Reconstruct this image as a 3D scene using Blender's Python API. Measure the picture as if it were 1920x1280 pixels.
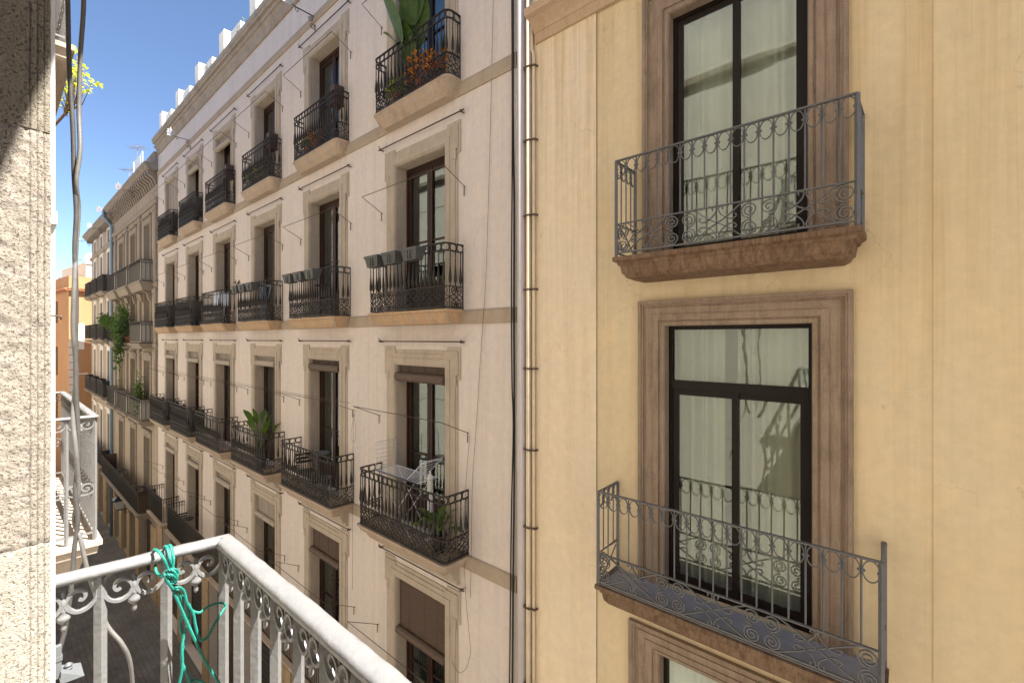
import bpy, math, random
from mathutils import Vector, Matrix, noise

R = math.radians
G = 12.6            # eye height above the street; all z below are given relative to the eye
scene = bpy.context.scene
for o in list(bpy.data.objects):
    bpy.data.objects.remove(o)

# ------------------------------------------------------------------ camera
TH = math.atan(853.33 / 977.0)
cam_d = bpy.data.cameras.new('camera')
cam = bpy.data.objects.new('camera', cam_d)
scene.collection.objects.link(cam)
cam.location = (0, 0, G)
cam.rotation_euler = (R(90), 0, TH)
cam_d.sensor_width = 36
cam_d.lens = 16.0
cam_d.shift_y = -5 / 1920.0
cam_d.clip_start = 0.02
cam_d.clip_end = 2000
scene.camera = cam

# ------------------------------------------------------------------ sky and sun
SUN = Vector((0.445, 0.235, 0.864)).normalized()
world = bpy.data.worlds.new('World')
scene.world = world
world.use_nodes = True
wn = world.node_tree
wn.nodes.clear()
wo = wn.nodes.new('ShaderNodeOutputWorld')
wb = wn.nodes.new('ShaderNodeBackground')
sk = wn.nodes.new('ShaderNodeTexSky')
sk.sky_type = 'NISHITA'
sk.sun_disc = False
sk.sun_elevation = math.asin(SUN.z)
sk.sun_rotation = math.atan2(SUN.x, SUN.y)
sk.air_density = 1.0
sk.dust_density = 0.0
sk.ozone_density = 2.0
sk.altitude = 3000
wb.inputs[1].default_value = 0.058
wn.links.new(sk.outputs[0], wb.inputs[0])
wn.links.new(wb.outputs[0], wo.inputs[0])
sd = bpy.data.lights.new('sun', 'SUN')
sd.energy = 4.4
sd.angle = R(0.5)
sd.color = (1.0, 0.95, 0.87)
so = bpy.data.objects.new('sun', sd)
scene.collection.objects.link(so)
so.location = (20, 10, G + 30)
so.rotation_euler = SUN.to_track_quat('Z', 'Y').to_euler()
vs = scene.view_settings
vs.view_transform = 'Standard'
vs.look = 'None'
vs.gamma = 1
vs.use_curve_mapping = False
vs.exposure = 2.26
scene.cycles.max_bounces = 10
scene.cycles.diffuse_bounces = 5
scene.cycles.transparent_max_bounces = 16
scene.cycles.sample_clamp_indirect = 6
scene.cycles.caustics_reflective = False
scene.cycles.caustics_refractive = False

# ------------------------------------------------------------------ object helpers
C = scene.collection
WL = {}


class MB:
    def __init__(s):
        s.v = []; s.f = []; s.sm = []

    def add(s, vs_, fs, smooth=False):
        b = len(s.v)
        s.v += [tuple(p) for p in vs_]
        s.f += [tuple(i + b for i in f) for f in fs]
        s.sm += [smooth] * len(fs)

    def box(s, x0, x1, y0, y1, z0, z1):
        if x0 > x1: x0, x1 = x1, x0
        if y0 > y1: y0, y1 = y1, y0
        if z0 > z1: z0, z1 = z1, z0
        s.add([(x0, y0, z0), (x1, y0, z0), (x1, y1, z0), (x0, y1, z0), (x0, y0, z1), (x1, y0, z1), (x1, y1, z1), (x0, y1, z1)],
              [(0, 3, 2, 1), (4, 5, 6, 7), (0, 1, 5, 4), (1, 2, 6, 5), (2, 3, 7, 6), (3, 0, 4, 7)])

    def quad(s, a, b, c, d):
        s.add([a, b, c, d], [(0, 1, 2, 3)])

    def prism(s, poly, y0, y1):
        """polygon in xz (counter-clockwise seen from -y), extruded y0 (front) to y1 (back)"""
        n = len(poly)
        vs_ = [(x, y0, z) for x, z in poly] + [(x, y1, z) for x, z in poly]
        fs = [tuple(range(n)), tuple(range(2 * n - 1, n - 1, -1))]
        fs += [(i, i + n, (i + 1) % n + n, (i + 1) % n) for i in range(n)]
        s.add(vs_, fs)

    def profile_x(s, prof, x0, x1, sgn=-1, base=0.0, miter0=False, miter1=False):
        """profile [(z, out)] run along x; out measured from y=base towards sgn"""
        n = len(prof)
        vs_ = []
        for (xx, m, d) in ((x0, miter0, -1), (x1, miter1, 1)):
            for z, o in prof:
                vs_.append((xx + (d * o if m else 0), base + sgn * o, z))
        fs = [(i, i + 1, i + 1 + n, i + n) for i in range(n - 1)]
        # back, and ends
        zb, zt = prof[0][0], prof[-1][0]
        k = len(vs_)
        vs_ += [(x0, base, zb), (x0, base, zt), (x1, base, zb), (x1, base, zt)]
        fs += [(0, n, k + 2, k), (n - 1, k + 1, k + 3, 2 * n - 1)]
        fs.append(tuple(range(n)) + (k + 1, k))
        fs.append(tuple(range(2 * n - 1, n - 1, -1)) + (k + 2, k + 3))
        s.add(vs_, fs)

    def tube(s, pts, ra, rb=None, ref=None, n=6, closed=False, smooth=True):
        """sweep an ellipse (ra sideways, rb along ref) along pts"""
        pts = [Vector(p) for p in pts]
        m = len(pts)
        if rb is None: rb = ra
        la = ra if isinstance(ra, (list, tuple)) else [ra] * m
        lb = rb if isinstance(rb, (list, tuple)) else [rb] * m
        b = len(s.v)
        prev = None
        off = math.pi / 4 if n == 4 else 0
        k = math.sqrt(2) if n == 4 else 1
        for i, p in enumerate(pts):
            if closed:
                t = pts[(i + 1) % m] - pts[i - 1]
            else:
                t = pts[min(i + 1, m - 1)] - pts[max(i - 1, 0)]
            if t.length < 1e-9: t = Vector((0, 0, 1))
            t.normalize()
            if ref is not None:
                r = Vector(ref)
                r = r - t * r.dot(t)
                if r.length < 1e-4: r = t.orthogonal()
            elif prev is None:
                r = t.orthogonal()
            else:
                r = prev - t * prev.dot(t)
                if r.length < 1e-5: r = t.orthogonal()
            r.normalize(); prev = r
            q = t.cross(r)
            for j in range(n):
                a = 2 * math.pi * j / n + off
                s.v.append(tuple(p + q * (math.cos(a) * la[i] * k) + r * (math.sin(a) * lb[i] * k)))
        rings = m if closed else m - 1
        for i in range(rings):
            i2 = (i + 1) % m
            for j in range(n):
                j2 = (j + 1) % n
                s.f.append((b + i * n + j, b + i * n + j2, b + i2 * n + j2, b + i2 * n + j))
                s.sm.append(smooth and n > 4)
        if not closed:
            s.f.append(tuple(b + j for j in range(n - 1, -1, -1))); s.sm.append(False)
            s.f.append(tuple(b + (m - 1) * n + j for j in range(n))); s.sm.append(False)

    def lathe(s, prof, c=(0, 0, 0), n=10, axis=None):
        """profile [(r, h)] about z (or axis vector) through c"""
        c = Vector(c)
        ax = Vector(axis).normalized() if axis else Vector((0, 0, 1))
        u = ax.orthogonal().normalized(); w = ax.cross(u)
        s.tube_ring([(c + ax * h, r) for r, h in prof], u, w, n)

    def tube_ring(s, rings, u, w, n):
        b = len(s.v)
        for p, r in rings:
            for j in range(n):
                a = 2 * math.pi * j / n
                s.v.append(tuple(p + u * (math.cos(a) * r) + w * (math.sin(a) * r)))
        for i in range(len(rings) - 1):
            for j in range(n):
                j2 = (j + 1) % n
                s.f.append((b + i * n + j, b + i * n + j2, b + (i + 1) * n + j2, b + (i + 1) * n + j)); s.sm.append(True)
        s.f.append(tuple(b + j for j in range(n - 1, -1, -1))); s.sm.append(False)
        e = b + (len(rings) - 1) * n
        s.f.append(tuple(e + j for j in range(n))); s.sm.append(False)

    def ball(s, c, r, n=8, m=6, sc=(1, 1, 1)):
        b = len(s.v)
        for i in range(m + 1):
            ph = math.pi * i / m
            for j in range(n):
                a = 2 * math.pi * j / n
                s.v.append((c[0] + sc[0] * r * math.sin(ph) * math.cos(a), c[1] + sc[1] * r * math.sin(ph) * math.sin(a), c[2] + sc[2] * r * math.cos(ph)))
        for i in range(m):
            for j in range(n):
                j2 = (j + 1) % n
                s.f.append((b + i * n + j, b + (i + 1) * n + j, b + (i + 1) * n + j2, b + i * n + j2)); s.sm.append(True)

    def mesh(s, name, mats):
        me = bpy.data.meshes.new(name)
        me.from_pydata(s.v, [], s.f)
        me.polygons.foreach_set('use_smooth', s.sm)
        if not isinstance(mats, (list, tuple)): mats = [mats]
        for m in mats: me.materials.append(m)
        me.update()
        return me


def obj(name, data, parent=None, pos=(0, 0, 0)):
    o = bpy.data.objects.new(name, data)
    C.objects.link(o)
    pos = Vector(pos)
    WL[o] = pos
    if parent is not None:
        o.parent = parent
        o.location = pos - WL[parent]
    else:
        o.location = pos + Vector((0, 0, G))
    return o


def thing(name, label, cat, pos=(0, 0, 0), group=None):
    o = obj(name, None, None, pos)
    o.empty_display_size = 0.2
    return tag(o, label, cat, group)


def tag(o, label=None, cat=None, group=None, kind=None):
    if label: o['label'] = label
    if cat: o['category'] = cat
    if group: o['group'] = group
    if kind: o['kind'] = kind
    return o


CACHE = {}


def part(name, mb, mat, parent, pos=(0, 0, 0), key=None, label=None):
    """mb: an MB, or a function returning one (kept in CACHE under key)"""
    if key is not None:
        if key not in CACHE:
            CACHE[key] = mb().mesh(name, mat)
        o = obj(name, CACHE[key], parent, pos)
    else:
        m = MB()
        p = Vector(pos)
        m.v, m.f, m.sm = mb.v, mb.f, mb.sm
        o = obj(name, m.mesh(name, mat), parent, pos)
    if label: o['label'] = label
    return o


# pixel of the photograph -> point on the plane Y=y or X=x (used to read positions off)
def atY(px, py, y):
    q = 1972.1 / (px + 17.0)
    t = y * 1297.24 / (px + 17.0)
    return Vector((y * (1.1449 - q), y, (635 - py) / 853.33 * t))


def atX(px, py, x):
    q = 1.1449 - 1972.1 / (px + 17.0)
    return atY(px, py, x / q)


# ------------------------------------------------------------------ materials
class NT:
    def __init__(s, name):
        s.m = bpy.data.materials.new(name)
        s.m.use_nodes = True
        s.t = s.m.node_tree
        s.t.nodes.clear()
        s.out = s.n('ShaderNodeOutputMaterial')
        s.b = s.n('ShaderNodeBsdfPrincipled')
        s.l(s.b.outputs[0], s.out.inputs[0])
        s.tc = s.n('ShaderNodeTexCoord')
        s.geo = s.n('ShaderNodeNewGeometry')

    def n(s, t, **k):
        nd = s.t.nodes.new(t)
        for a, v in k.items(): setattr(nd, a, v)
        return nd

    def l(s, a, b): s.t.links.new(a, b)

    def pos(s, scale=(1, 1, 1), world=True, rot=(0, 0, 0)):
        mp = s.n('ShaderNodeMapping')
        mp.inputs['Scale'].default_value = scale
        mp.inputs['Rotation'].default_value = rot
        s.l(s.geo.outputs['Position'] if world else s.tc.outputs['Object'], mp.inputs[0])
        return mp.outputs[0]

    def noise(s, vec, scale, detail=4, rough=0.55, dist=0.0):
        nd = s.n('ShaderNodeTexNoise')
        s.l(vec, nd.inputs['Vector'])
        nd.inputs['Scale'].default_value = scale
        nd.inputs['Detail'].default_value = detail
        nd.inputs['Roughness'].default_value = rough
        nd.inputs['Distortion'].default_value = dist
        return nd.outputs['Fac']

    def ramp(s, fac, stops, interp='LINEAR'):
        nd = s.n('ShaderNodeValToRGB')
        nd.color_ramp.interpolation = interp
        el = nd.color_ramp.elements
        while len(el) < len(stops): el.new(0.5)
        for e, (p, c) in zip(el, stops):
            e.position = p
            e.color = (c[0], c[1], c[2], 1) if isinstance(c, (tuple, list)) else (c, c, c, 1)
        s.l(fac, nd.inputs[0])
        return nd.outputs[0]

    def mix(s, fac, a, b, mode='MIX'):
        nd = s.n('ShaderNodeMix', data_type='RGBA', blend_type=mode)
        for v, i in ((fac, 0), (a, 6), (b, 7)):
            if hasattr(v, 'links') or hasattr(v, 'is_linked'):
                s.l(v, nd.inputs[i])
            elif isinstance(v, (int, float)):
                nd.inputs[i].default_value = v if i == 0 else (v, v, v, 1)
            else:
                nd.inputs[i].default_value = (v[0], v[1], v[2], 1)
        return nd.outputs[2]

    def math(s, op, a, b=None, c=None):
        nd = s.n('ShaderNodeMath', operation=op)
        for i, v in enumerate((a, b, c)):
            if v is None: continue
            if isinstance(v, (int, float)): nd.inputs[i].default_value = v
            else: s.l(v, nd.inputs[i])
        return nd.outputs[0]

    def bump(s, h, strength=0.3, dist=0.01):
        nd = s.n('ShaderNodeBump')
        nd.inputs['Strength'].default_value = strength
        nd.inputs['Distance'].default_value = dist
        s.l(h, nd.inputs['Height'])
        s.l(nd.outputs[0], s.b.inputs['Normal'])

    def col(s, c):
        if isinstance(c, (tuple, list)): s.b.inputs['Base Color'].default_value = (c[0], c[1], c[2], 1)
        else: s.l(c, s.b.inputs['Base Color'])

    def set(s, rough=None, metal=None, spec=None):
        if rough is not None:
            if isinstance(rough, (int, float)): s.b.inputs['Roughness'].default_value = rough
            else: s.l(rough, s.b.inputs['Roughness'])
        if metal is not None: s.b.inputs['Metallic'].default_value = metal
        if spec is not None: s.b.inputs['Specular IOR Level'].default_value = spec


def sepz(m):
    sx = m.n('ShaderNodeSeparateXYZ')
    m.l(m.geo.outputs['Position'], sx.inputs[0])
    return sx.outputs


def mk_stucco(name, base, warm, streak=0.5, streak_z=None, seed=0.0, grime=(0.62, 0.58, 0.52), patch=0.6):
    """painted render: faint mottling, patch repairs, rain streaks running down"""
    m = NT(name)
    P = m.pos()
    c = m.mix(m.ramp(m.noise(m.pos((1, 1, 0.6)), 0.5 + seed, 3), [(0.35, 0.0), (0.7, 1.0)]), base, warm)
    fine = m.ramp(m.noise(P, 9, 6, 0.7), [(0.3, 0.93), (0.7, 1.05)])
    c = m.mix(1.0, c, fine, 'MULTIPLY')
    # vertical run marks
    st = m.noise(m.pos((5.0, 5.0, 0.11)), 1.6, 5, 0.75)
    amt = m.ramp(st, [(0.46, 0.0), (0.66, 1.0)])
    fs_ = m.noise(m.pos((30.0, 30.0, 0.35)), 1.3, 4, 0.7)
    amt = m.math('ADD', amt, m.math('MULTIPLY', m.ramp(fs_, [(0.52, 0.0), (0.7, 1.0)]), 0.45))
    if streak_z:
        z0, z1, zf = streak_z
        zz = m.math('SUBTRACT', sepz(m)[2], z0 + G)
        zz = m.math('DIVIDE', zz, z1 - z0)
        nd = m.n('ShaderNodeClamp'); m.l(zz, nd.inputs[0])
        k = m.math('ADD', m.math('MULTIPLY', nd.outputs[0], 1 - zf), zf)
        amt = m.math('MULTIPLY', amt, k)
    c = m.mix(m.math('MULTIPLY', amt, streak), c, m.mix(1.0, c, grime, 'MULTIPLY'))
    blot = m.ramp(m.noise(m.pos((1, 1, 0.5)), 2.3, 6, 0.7), [(0.55, 0.0), (0.8, 0.5)])
    c = m.mix(m.math('MULTIPLY', blot, 0.35), c, m.mix(1.0, c, (0.8, 0.76, 0.7), 'MULTIPLY'))
    # small chips and scratches
    chip = m.ramp(m.noise(m.pos((1, 1, 0.45)), 14, 2, 0.4), [(0.765, 0.0), (0.79, 1.0)])
    c = m.mix(m.math('MULTIPLY', chip, 0.45), c, m.mix(1.0, c, (0.7, 0.66, 0.6), 'MULTIPLY'))
    vo = m.n('ShaderNodeTexVoronoi', feature='DISTANCE_TO_EDGE')
    wv = m.n('ShaderNodeVectorMath', operation='ADD')
    nz = m.n('ShaderNodeTexNoise'); nz.inputs['Scale'].default_value = 2.5; nz.inputs['Detail'].default_value = 5
    m.l(P, nz.inputs['Vector']); m.l(P, wv.inputs[0]); m.l(nz.outputs['Color'], wv.inputs[1])
    m.l(wv.outputs[0], vo.inputs['Vector']); vo.inputs['Scale'].default_value = 0.55
    ck = m.ramp(vo.outputs['Distance'], [(0.0, 1.0), (0.004, 0.0)])
    ck = m.math('MULTIPLY', ck, m.ramp(m.noise(P, 0.6, 2), [(0.5, 0.0), (0.6, 1.0)]))
    c = m.mix(m.math('MULTIPLY', ck, 0.55), c, m.mix(1.0, c, (0.55, 0.5, 0.45), 'MULTIPLY'))
    pt = m.ramp(m.noise(m.pos((1, 1, 0.8)), 0.9, 2, 0.4, 1.5), [(0.56, 0.0), (0.575, 1.0)])
    c = m.mix(m.math('MULTIPLY', pt, patch), c, m.mix(1.0, c, (1.05, 1.03, 1.0), 'MULTIPLY'))
    m.col(c)
    m.set(0.88, 0, 0.25)
    h = m.math('ADD', m.noise(P, 60, 4, 0.6), m.math('MULTIPLY', m.noise(P, 3.0, 3), 4.0))
    m.bump(h, 0.35, 0.006)
    return m.m


def mk_stone(name, a, b, c_dark, scale=3.0, bump=0.4, joints=0.0, bands=0.0, speck=0.5, drip=0.0):
    m = NT(name)
    P = m.pos()
    n1 = m.noise(P, scale, 6, 0.65, 0.6)
    c = m.mix(m.ramp(n1, [(0.35, 0.0), (0.65, 1.0)]), a, b)
    n2 = m.noise(m.pos((1, 1, 0.35)), scale * 2.3, 6, 0.75)
    c = m.mix(m.ramp(n2, [(0.52, 0.0), (0.75, 0.75)]), c, c_dark)
    if bands:
        w = m.n('ShaderNodeTexWave', wave_type='BANDS', bands_direction='DIAGONAL')
        m.l(P, w.inputs[0])
        w.inputs['Scale'].default_value = 1.4
        w.inputs['Distortion'].default_value = 9
        w.inputs['Detail'].default_value = 3
        w.inputs['Detail Scale'].default_value = 0.8
        c = m.mix(m.math('MULTIPLY', w.outputs['Fac'], bands), c, (a[0] * 1.35, a[1] * 1.1, a[2] * 0.8))
    if drip:
        dn = m.noise(m.pos((9.0, 9.0, 0.5)), 2.2, 6, 0.8)
        c = m.mix(m.math('MULTIPLY', m.ramp(dn, [(0.44, 0.0), (0.62, 1.0)]), drip), c, c_dark)
        c = m.mix(m.math('MULTIPLY', m.ramp(m.noise(m.pos((14.0, 14.0, 1.2)), 1.7, 5, 0.8), [(0.55, 0.0), (0.68, 1.0)]), drip * 0.35), c, (a[0] * 1.5, a[1] * 1.55, a[2] * 1.7))
    sp = m.ramp(m.noise(P, 90, 3, 0.6), [(0.4, 0.82), (0.6, 1.08)])
    c = m.mix(speck, c, m.mix(1.0, c, sp, 'MULTIPLY'))
    h = m.math('ADD', m.noise(P, 45, 6, 0.75), m.math('MULTIPLY', m.noise(P, 7, 4, 0.6), 2.0))
    if joints:
        sx = m.n('ShaderNodeSeparateXYZ')
        m.l(m.geo.outputs['Position'], sx.inputs[0])
        wob = m.math('MULTIPLY', m.noise(P, 0.9, 1), 0.5)
        fx = m.math('FRACT', m.math('DIVIDE', m.math('ADD', sx.outputs[0], wob), joints))
        j = m.math('LESS_THAN', fx, 0.012 / joints)
        c = m.mix(m.math('MULTIPLY', j, 0.55), c, c_dark)
        h = m.math('SUBTRACT', h, m.math('MULTIPLY', j, 1.5))
    m.col(c)
    m.set(0.85, 0, 0.3)
    m.bump(h, bump, 0.008)
    return m.m


def mk_metal(name, c, c2, rough=0.55, metal=0.0, scale=30, bump=0.25, dist=0.002, rust=None, chips=0.62):
    m = NT(name)
    P = m.pos()
    k = m.ramp(m.noise(P, scale, 5, 0.7), [(0.3, 0.0), (0.7, 1.0)])
    cc = m.mix(k, c, c2)
    if rust:
        r = m.ramp(m.noise(P, scale * 0.45, 6, 0.8), [(chips, 0.0), (chips + 0.06, 1.0)])
        cc = m.mix(r, cc, rust)
    m.col(cc)
    m.set(m.ramp(m.noise(P, scale * 2, 3), [(0.3, rough - 0.1), (0.7, min(1, rough + 0.15))]), metal, 0.5)
    m.bump(m.math('ADD', m.noise(P, scale * 4, 4, 0.6), m.math('MULTIPLY', m.noise(P, scale, 2), 1.5)), bump, dist)
    return m.m


def mk_plain(name, c, rough=0.6, var=0.12, scale=8, bump=0.15, spec=0.4, metal=0.0, stretch=(1, 1, 1), trans=0.0):
    m = NT(name)
    f = m.ramp(m.noise(m.pos(stretch), scale, 5, 0.65), [(0.3, 1 - var), (0.7, 1 + var)])
    m.col(m.mix(1.0, c, f, 'MULTIPLY'))
    m.set(rough, metal, spec)
    m.bump(m.noise(m.pos(stretch), scale * 6, 3), bump, 0.003)
    if trans:
        tr = m.n('ShaderNodeBsdfTranslucent')
        tr.inputs[0].default_value = (c[0] * 1.3, c[1] * 1.3, c[2], 1)
        mx = m.n('ShaderNodeMixShader'); mx.inputs[0].default_value = trans
        m.l(m.b.outputs[0], mx.inputs[1]); m.l(tr.outputs[0], mx.inputs[2]); m.l(mx.outputs[0], m.out.inputs[0])
    return m.m


def mk_leaf(name, a, b, rough=0.4):
    m = NT(name)
    ri = m.n('ShaderNodeObjectInfo')
    f = m.noise(m.pos(), 12, 3)
    m.col(m.mix(m.ramp(f, [(0.35, 0.0), (0.65, 1.0)]), a, b))
    m.set(rough, 0, 0.5)
    tr = m.n('ShaderNodeBsdfTranslucent')
    tr.inputs[0].default_value = (b[0] * 1.6, b[1] * 1.6, b[2], 1)
    mx = m.n('ShaderNodeMixShader'); mx.inputs[0].default_value = 0.35
    m.l(m.b.outputs[0], mx.inputs[1]); m.l(tr.outputs[0], mx.inputs[2]); m.l(mx.outputs[0], m.out.inputs[0])
    return m.m


def mk_glass(name, tint=(0.8, 0.9, 0.86), refl=1.6, wav=0.03):
    m = NT(name)
    m.t.nodes.remove(m.b)
    tr = m.n('ShaderNodeBsdfTransparent'); tr.inputs[0].default_value = (*tint, 1)
    gl = m.n('ShaderNodeBsdfGlossy'); gl.inputs['Roughness'].default_value = 0.015
    gl.inputs[0].default_value = (0.95, 1.0, 0.98, 1)
    bp = m.n('ShaderNodeBump'); bp.inputs['Strength'].default_value = wav; bp.inputs['Distance'].default_value = 0.02
    m.l(m.noise(m.pos((1, 1, 1)), 1.6, 1), bp.inputs['Height'])
    m.l(bp.outputs[0], gl.inputs['Normal'])
    fr = m.n('ShaderNodeFresnel'); fr.inputs[0].default_value = 1.5
    f = m.math('MINIMUM', m.math('MULTIPLY', m.math('ADD', fr.outputs[0], 0.05), refl), 0.95)
    mx = m.n('ShaderNodeMixShader')
    m.l(f, mx.inputs[0]); m.l(tr.outputs[0], mx.inputs[1]); m.l(gl.outputs[0], mx.inputs[2])
    m.l(mx.outputs[0], m.out.inputs[0])
    return m.m


M = {}
M['stucco_a'] = mk_stucco('cream_render', (0.625, 0.56, 0.52), (0.655, 0.585, 0.54), 0.2)
M['stucco_b'] = mk_stucco('ochre_render', (0.63, 0.525, 0.355), (0.635, 0.515, 0.33), 0.5, (-2.0, 4.2, 0.22), 0.2, (0.74, 0.62, 0.44))
M['stucco_b2'] = mk_stucco('pale_ochre_render', (0.72, 0.615, 0.465), (0.73, 0.61, 0.45), 0.75, (-2.0, 4.2, 0.25), 0.2, (0.76, 0.66, 0.5))
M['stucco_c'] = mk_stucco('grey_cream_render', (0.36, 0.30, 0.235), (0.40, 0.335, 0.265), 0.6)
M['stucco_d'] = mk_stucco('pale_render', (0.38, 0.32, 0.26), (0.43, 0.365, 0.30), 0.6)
M['stucco_e'] = mk_stucco('orange_render', (0.42, 0.23, 0.115), (0.46, 0.26, 0.135), 0.3)
M['stucco_w'] = mk_stucco('white_render', (0.72, 0.68, 0.62), (0.76, 0.72, 0.66), 0.2)
M['stucco_o'] = mk_stucco('warm_white_render', (0.80, 0.75, 0.67), (0.82, 0.77, 0.69), 0.1)
M['band'] = mk_stone('string_course_stone', (0.36, 0.29, 0.22), (0.42, 0.34, 0.26), (0.26, 0.215, 0.17), 2.2, 0.3, 0.55)
M['slab_a'] = mk_stone('sandstone_slab', (0.40, 0.32, 0.25), (0.46, 0.37, 0.29), (0.27, 0.20, 0.145), 1.6, 0.3, 0.0, 0.2, drip=0.35)
M['slab_o'] = mk_stone('ochre_sandstone_slab', (0.44, 0.31, 0.20), (0.48, 0.37, 0.26), (0.28, 0.18, 0.11), 1.8, 0.3, 0.0, 0.4, drip=0.35)
M['surround_a'] = mk_stone('grey_beige_stone', (0.42, 0.355, 0.285), (0.47, 0.40, 0.325), (0.29, 0.24, 0.19), 2.5, 0.35, drip=0.3)
M['cornice_a'] = mk_stone('weathered_cornice_stone', (0.34, 0.275, 0.21), (0.42, 0.34, 0.26), (0.2, 0.16, 0.12), 1.2, 0.35, 1.2, drip=0.4)
M['surround_b'] = mk_stone('brown_sandstone', (0.27, 0.20, 0.148), (0.335, 0.255, 0.192), (0.14, 0.105, 0.075), 2.4, 0.9, drip=0.4)
M['slab_b'] = mk_stone('stained_brown_stone', (0.185, 0.115, 0.070), (0.24, 0.16, 0.105), (0.085, 0.05, 0.03), 3.2, 0.8, drip=0.8)
M['cornice_b'] = mk_stone('smooth_ochre_stone', (0.46, 0.335, 0.225), (0.50, 0.375, 0.265), (0.34, 0.22, 0.14), 1.8, 0.2, drip=0.3)
M['stone_c'] = mk_stone('grey_carved_stone', (0.27, 0.225, 0.18), (0.32, 0.265, 0.21), (0.15, 0.125, 0.10), 3.0, 0.5)
M['ground_stone'] = mk_stone('shopfront_stone', (0.42, 0.30, 0.185), (0.48, 0.355, 0.22), (0.2, 0.14, 0.09), 2.0, 0.4)
M['iron'] = mk_metal('black_wrought_iron', (0.015, 0.013, 0.012), (0.038, 0.031, 0.027), 0.55, 0.2, 24, 0.3)
M['iron_grey'] = mk_metal('grey_painted_iron', (0.095, 0.096, 0.102), (0.135, 0.136, 0.142), 0.5, 0.1, 22, 0.25, 0.002, (0.10, 0.06, 0.04), 0.7)
M['iron_white'] = mk_metal('silver_painted_iron', (0.165, 0.166, 0.168), (0.185, 0.185, 0.185), 0.38, 0.0, 20, 0.6, 0.0022, (0.12, 0.10, 0.085), 0.72)
M['rod'] = mk_metal('rusty_rod', (0.07, 0.045, 0.035), (0.12, 0.08, 0.06), 0.7, 0.2, 40)
M['sheet_grey'] = mk_plain('grey_painted_sheet', (0.30, 0.31, 0.35), 0.5, 0.1, 6)
M['wood'] = mk_plain('dark_red_wood', (0.028, 0.011, 0.008), 0.45, 0.3, 5, 0.2, 0.3, 0, (8, 8, 1))
M['bframe'] = mk_plain('dark_brown_aluminium', (0.010, 0.0065, 0.005), 0.4, 0.15, 5, 0.05, 0.2)
M['black'] = mk_plain('black_gasket', (0.006, 0.006, 0.006), 0.5, 0.1)
M['glass'] = mk_glass('window_glass', (0.80, 0.87, 0.83), 1.2, 0.1)
M['glass_b'] = mk_glass('large_window_glass', (0.89, 0.925, 0.88), 0.95, 0.2)
M['curtain'] = mk_plain('white_curtain', (0.62, 0.63, 0.60), 0.9, 0.05, 3, 0.1, 0.1, 0, (1, 1, 0.2), 0.3)
M['curtain_b'] = mk_plain('grey_white_curtain', (0.66, 0.66, 0.61), 0.9, 0.06, 3, 0.1, 0.1, 0, (1, 1, 0.2), 0.15)
M['room'] = mk_plain('dim_room_wall', (0.16, 0.14, 0.12), 0.9)
M['blind'] = mk_plain('brown_slatted_blind', (0.10, 0.065, 0.048), 0.6, 0.25, 10, 0.2, 0.4, 0, (1, 1, 8))
M['blind_w'] = mk_plain('bleached_slatted_blind', (0.34, 0.29, 0.24), 0.6, 0.2, 10, 0.2, 0.4, 0, (1, 1, 8))
M['pipe_w'] = mk_plain('pale_lilac_pipe', (0.50, 0.46, 0.46), 0.45, 0.06, 4)
M['pipe_b'] = mk_plain('beige_painted_pipe', (0.64, 0.54, 0.40), 0.5, 0.14, 5)
M['pipe_z'] = mk_plain('blue_grey_pipe', (0.20, 0.30, 0.40), 0.4, 0.1, 4)
M['cable_k'] = mk_plain('black_cable', (0.012, 0.012, 0.013), 0.5, 0.2)
M['cable_g'] = mk_plain('grey_cable', (0.07, 0.068, 0.066), 0.5, 0.2, 30, 0.3)
M['cable_l'] = mk_plain('light_grey_cable', (0.13, 0.125, 0.12), 0.5, 0.15, 30, 0.3)
M['rope'] = mk_plain('teal_nylon_rope', (0.006, 0.185, 0.145), 0.5, 0.25, 120, 0.2, 0.6)
M['planter'] = mk_plain('dark_grey_plastic', (0.075, 0.078, 0.075), 0.5, 0.08, 6)
M['soil'] = mk_plain('dark_soil', (0.04, 0.028, 0.02), 0.95, 0.3, 30, 0.8)
M['terracotta'] = mk_plain('terracotta', (0.40, 0.13, 0.06), 0.8, 0.15, 12)
M['brown_pot'] = mk_plain('dark_brown_pot', (0.055, 0.03, 0.025), 0.5, 0.15, 12)
M['leaf'] = mk_leaf('glossy_green_leaf', (0.04, 0.085, 0.015), (0.10, 0.17, 0.035))
M['leaf_y'] = mk_leaf('yellow_green_leaf', (0.18, 0.26, 0.02), (0.42, 0.46, 0.05))
M['leaf_o'] = mk_leaf('orange_flower', (0.42, 0.12, 0.02), (0.60, 0.24, 0.04))
M['leaf_d'] = mk_leaf('dark_green_leaf', (0.02, 0.05, 0.015), (0.05, 0.10, 0.03))
M['stem'] = mk_plain('brown_stem', (0.16, 0.11, 0.07), 0.8, 0.2, 30)
M['white_metal'] = mk_plain('white_coated_wire', (0.60, 0.62, 0.68), 0.35, 0.05)
M['blue_plastic'] = mk_plain('dark_blue_plastic', (0.03, 0.04, 0.07), 0.4, 0.05)
M['denim'] = mk_plain('blue_denim', (0.10, 0.17, 0.26), 0.9, 0.2, 30, 0.4)
M['cloth'] = mk_plain('pale_blue_cloth', (0.50, 0.56, 0.66), 0.9, 0.06, 20, 0.2)
M['screen'] = mk_plain('dark_reed_screen', (0.055, 0.05, 0.047), 0.8, 0.2, 8, 0.5, 0.3, 0, (12, 12, 1))
M['screen_g'] = mk_plain('grey_mesh_screen', (0.34, 0.32, 0.28), 0.7, 0.12, 8, 0.3, 0.3, 0, (10, 10, 1))
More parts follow.
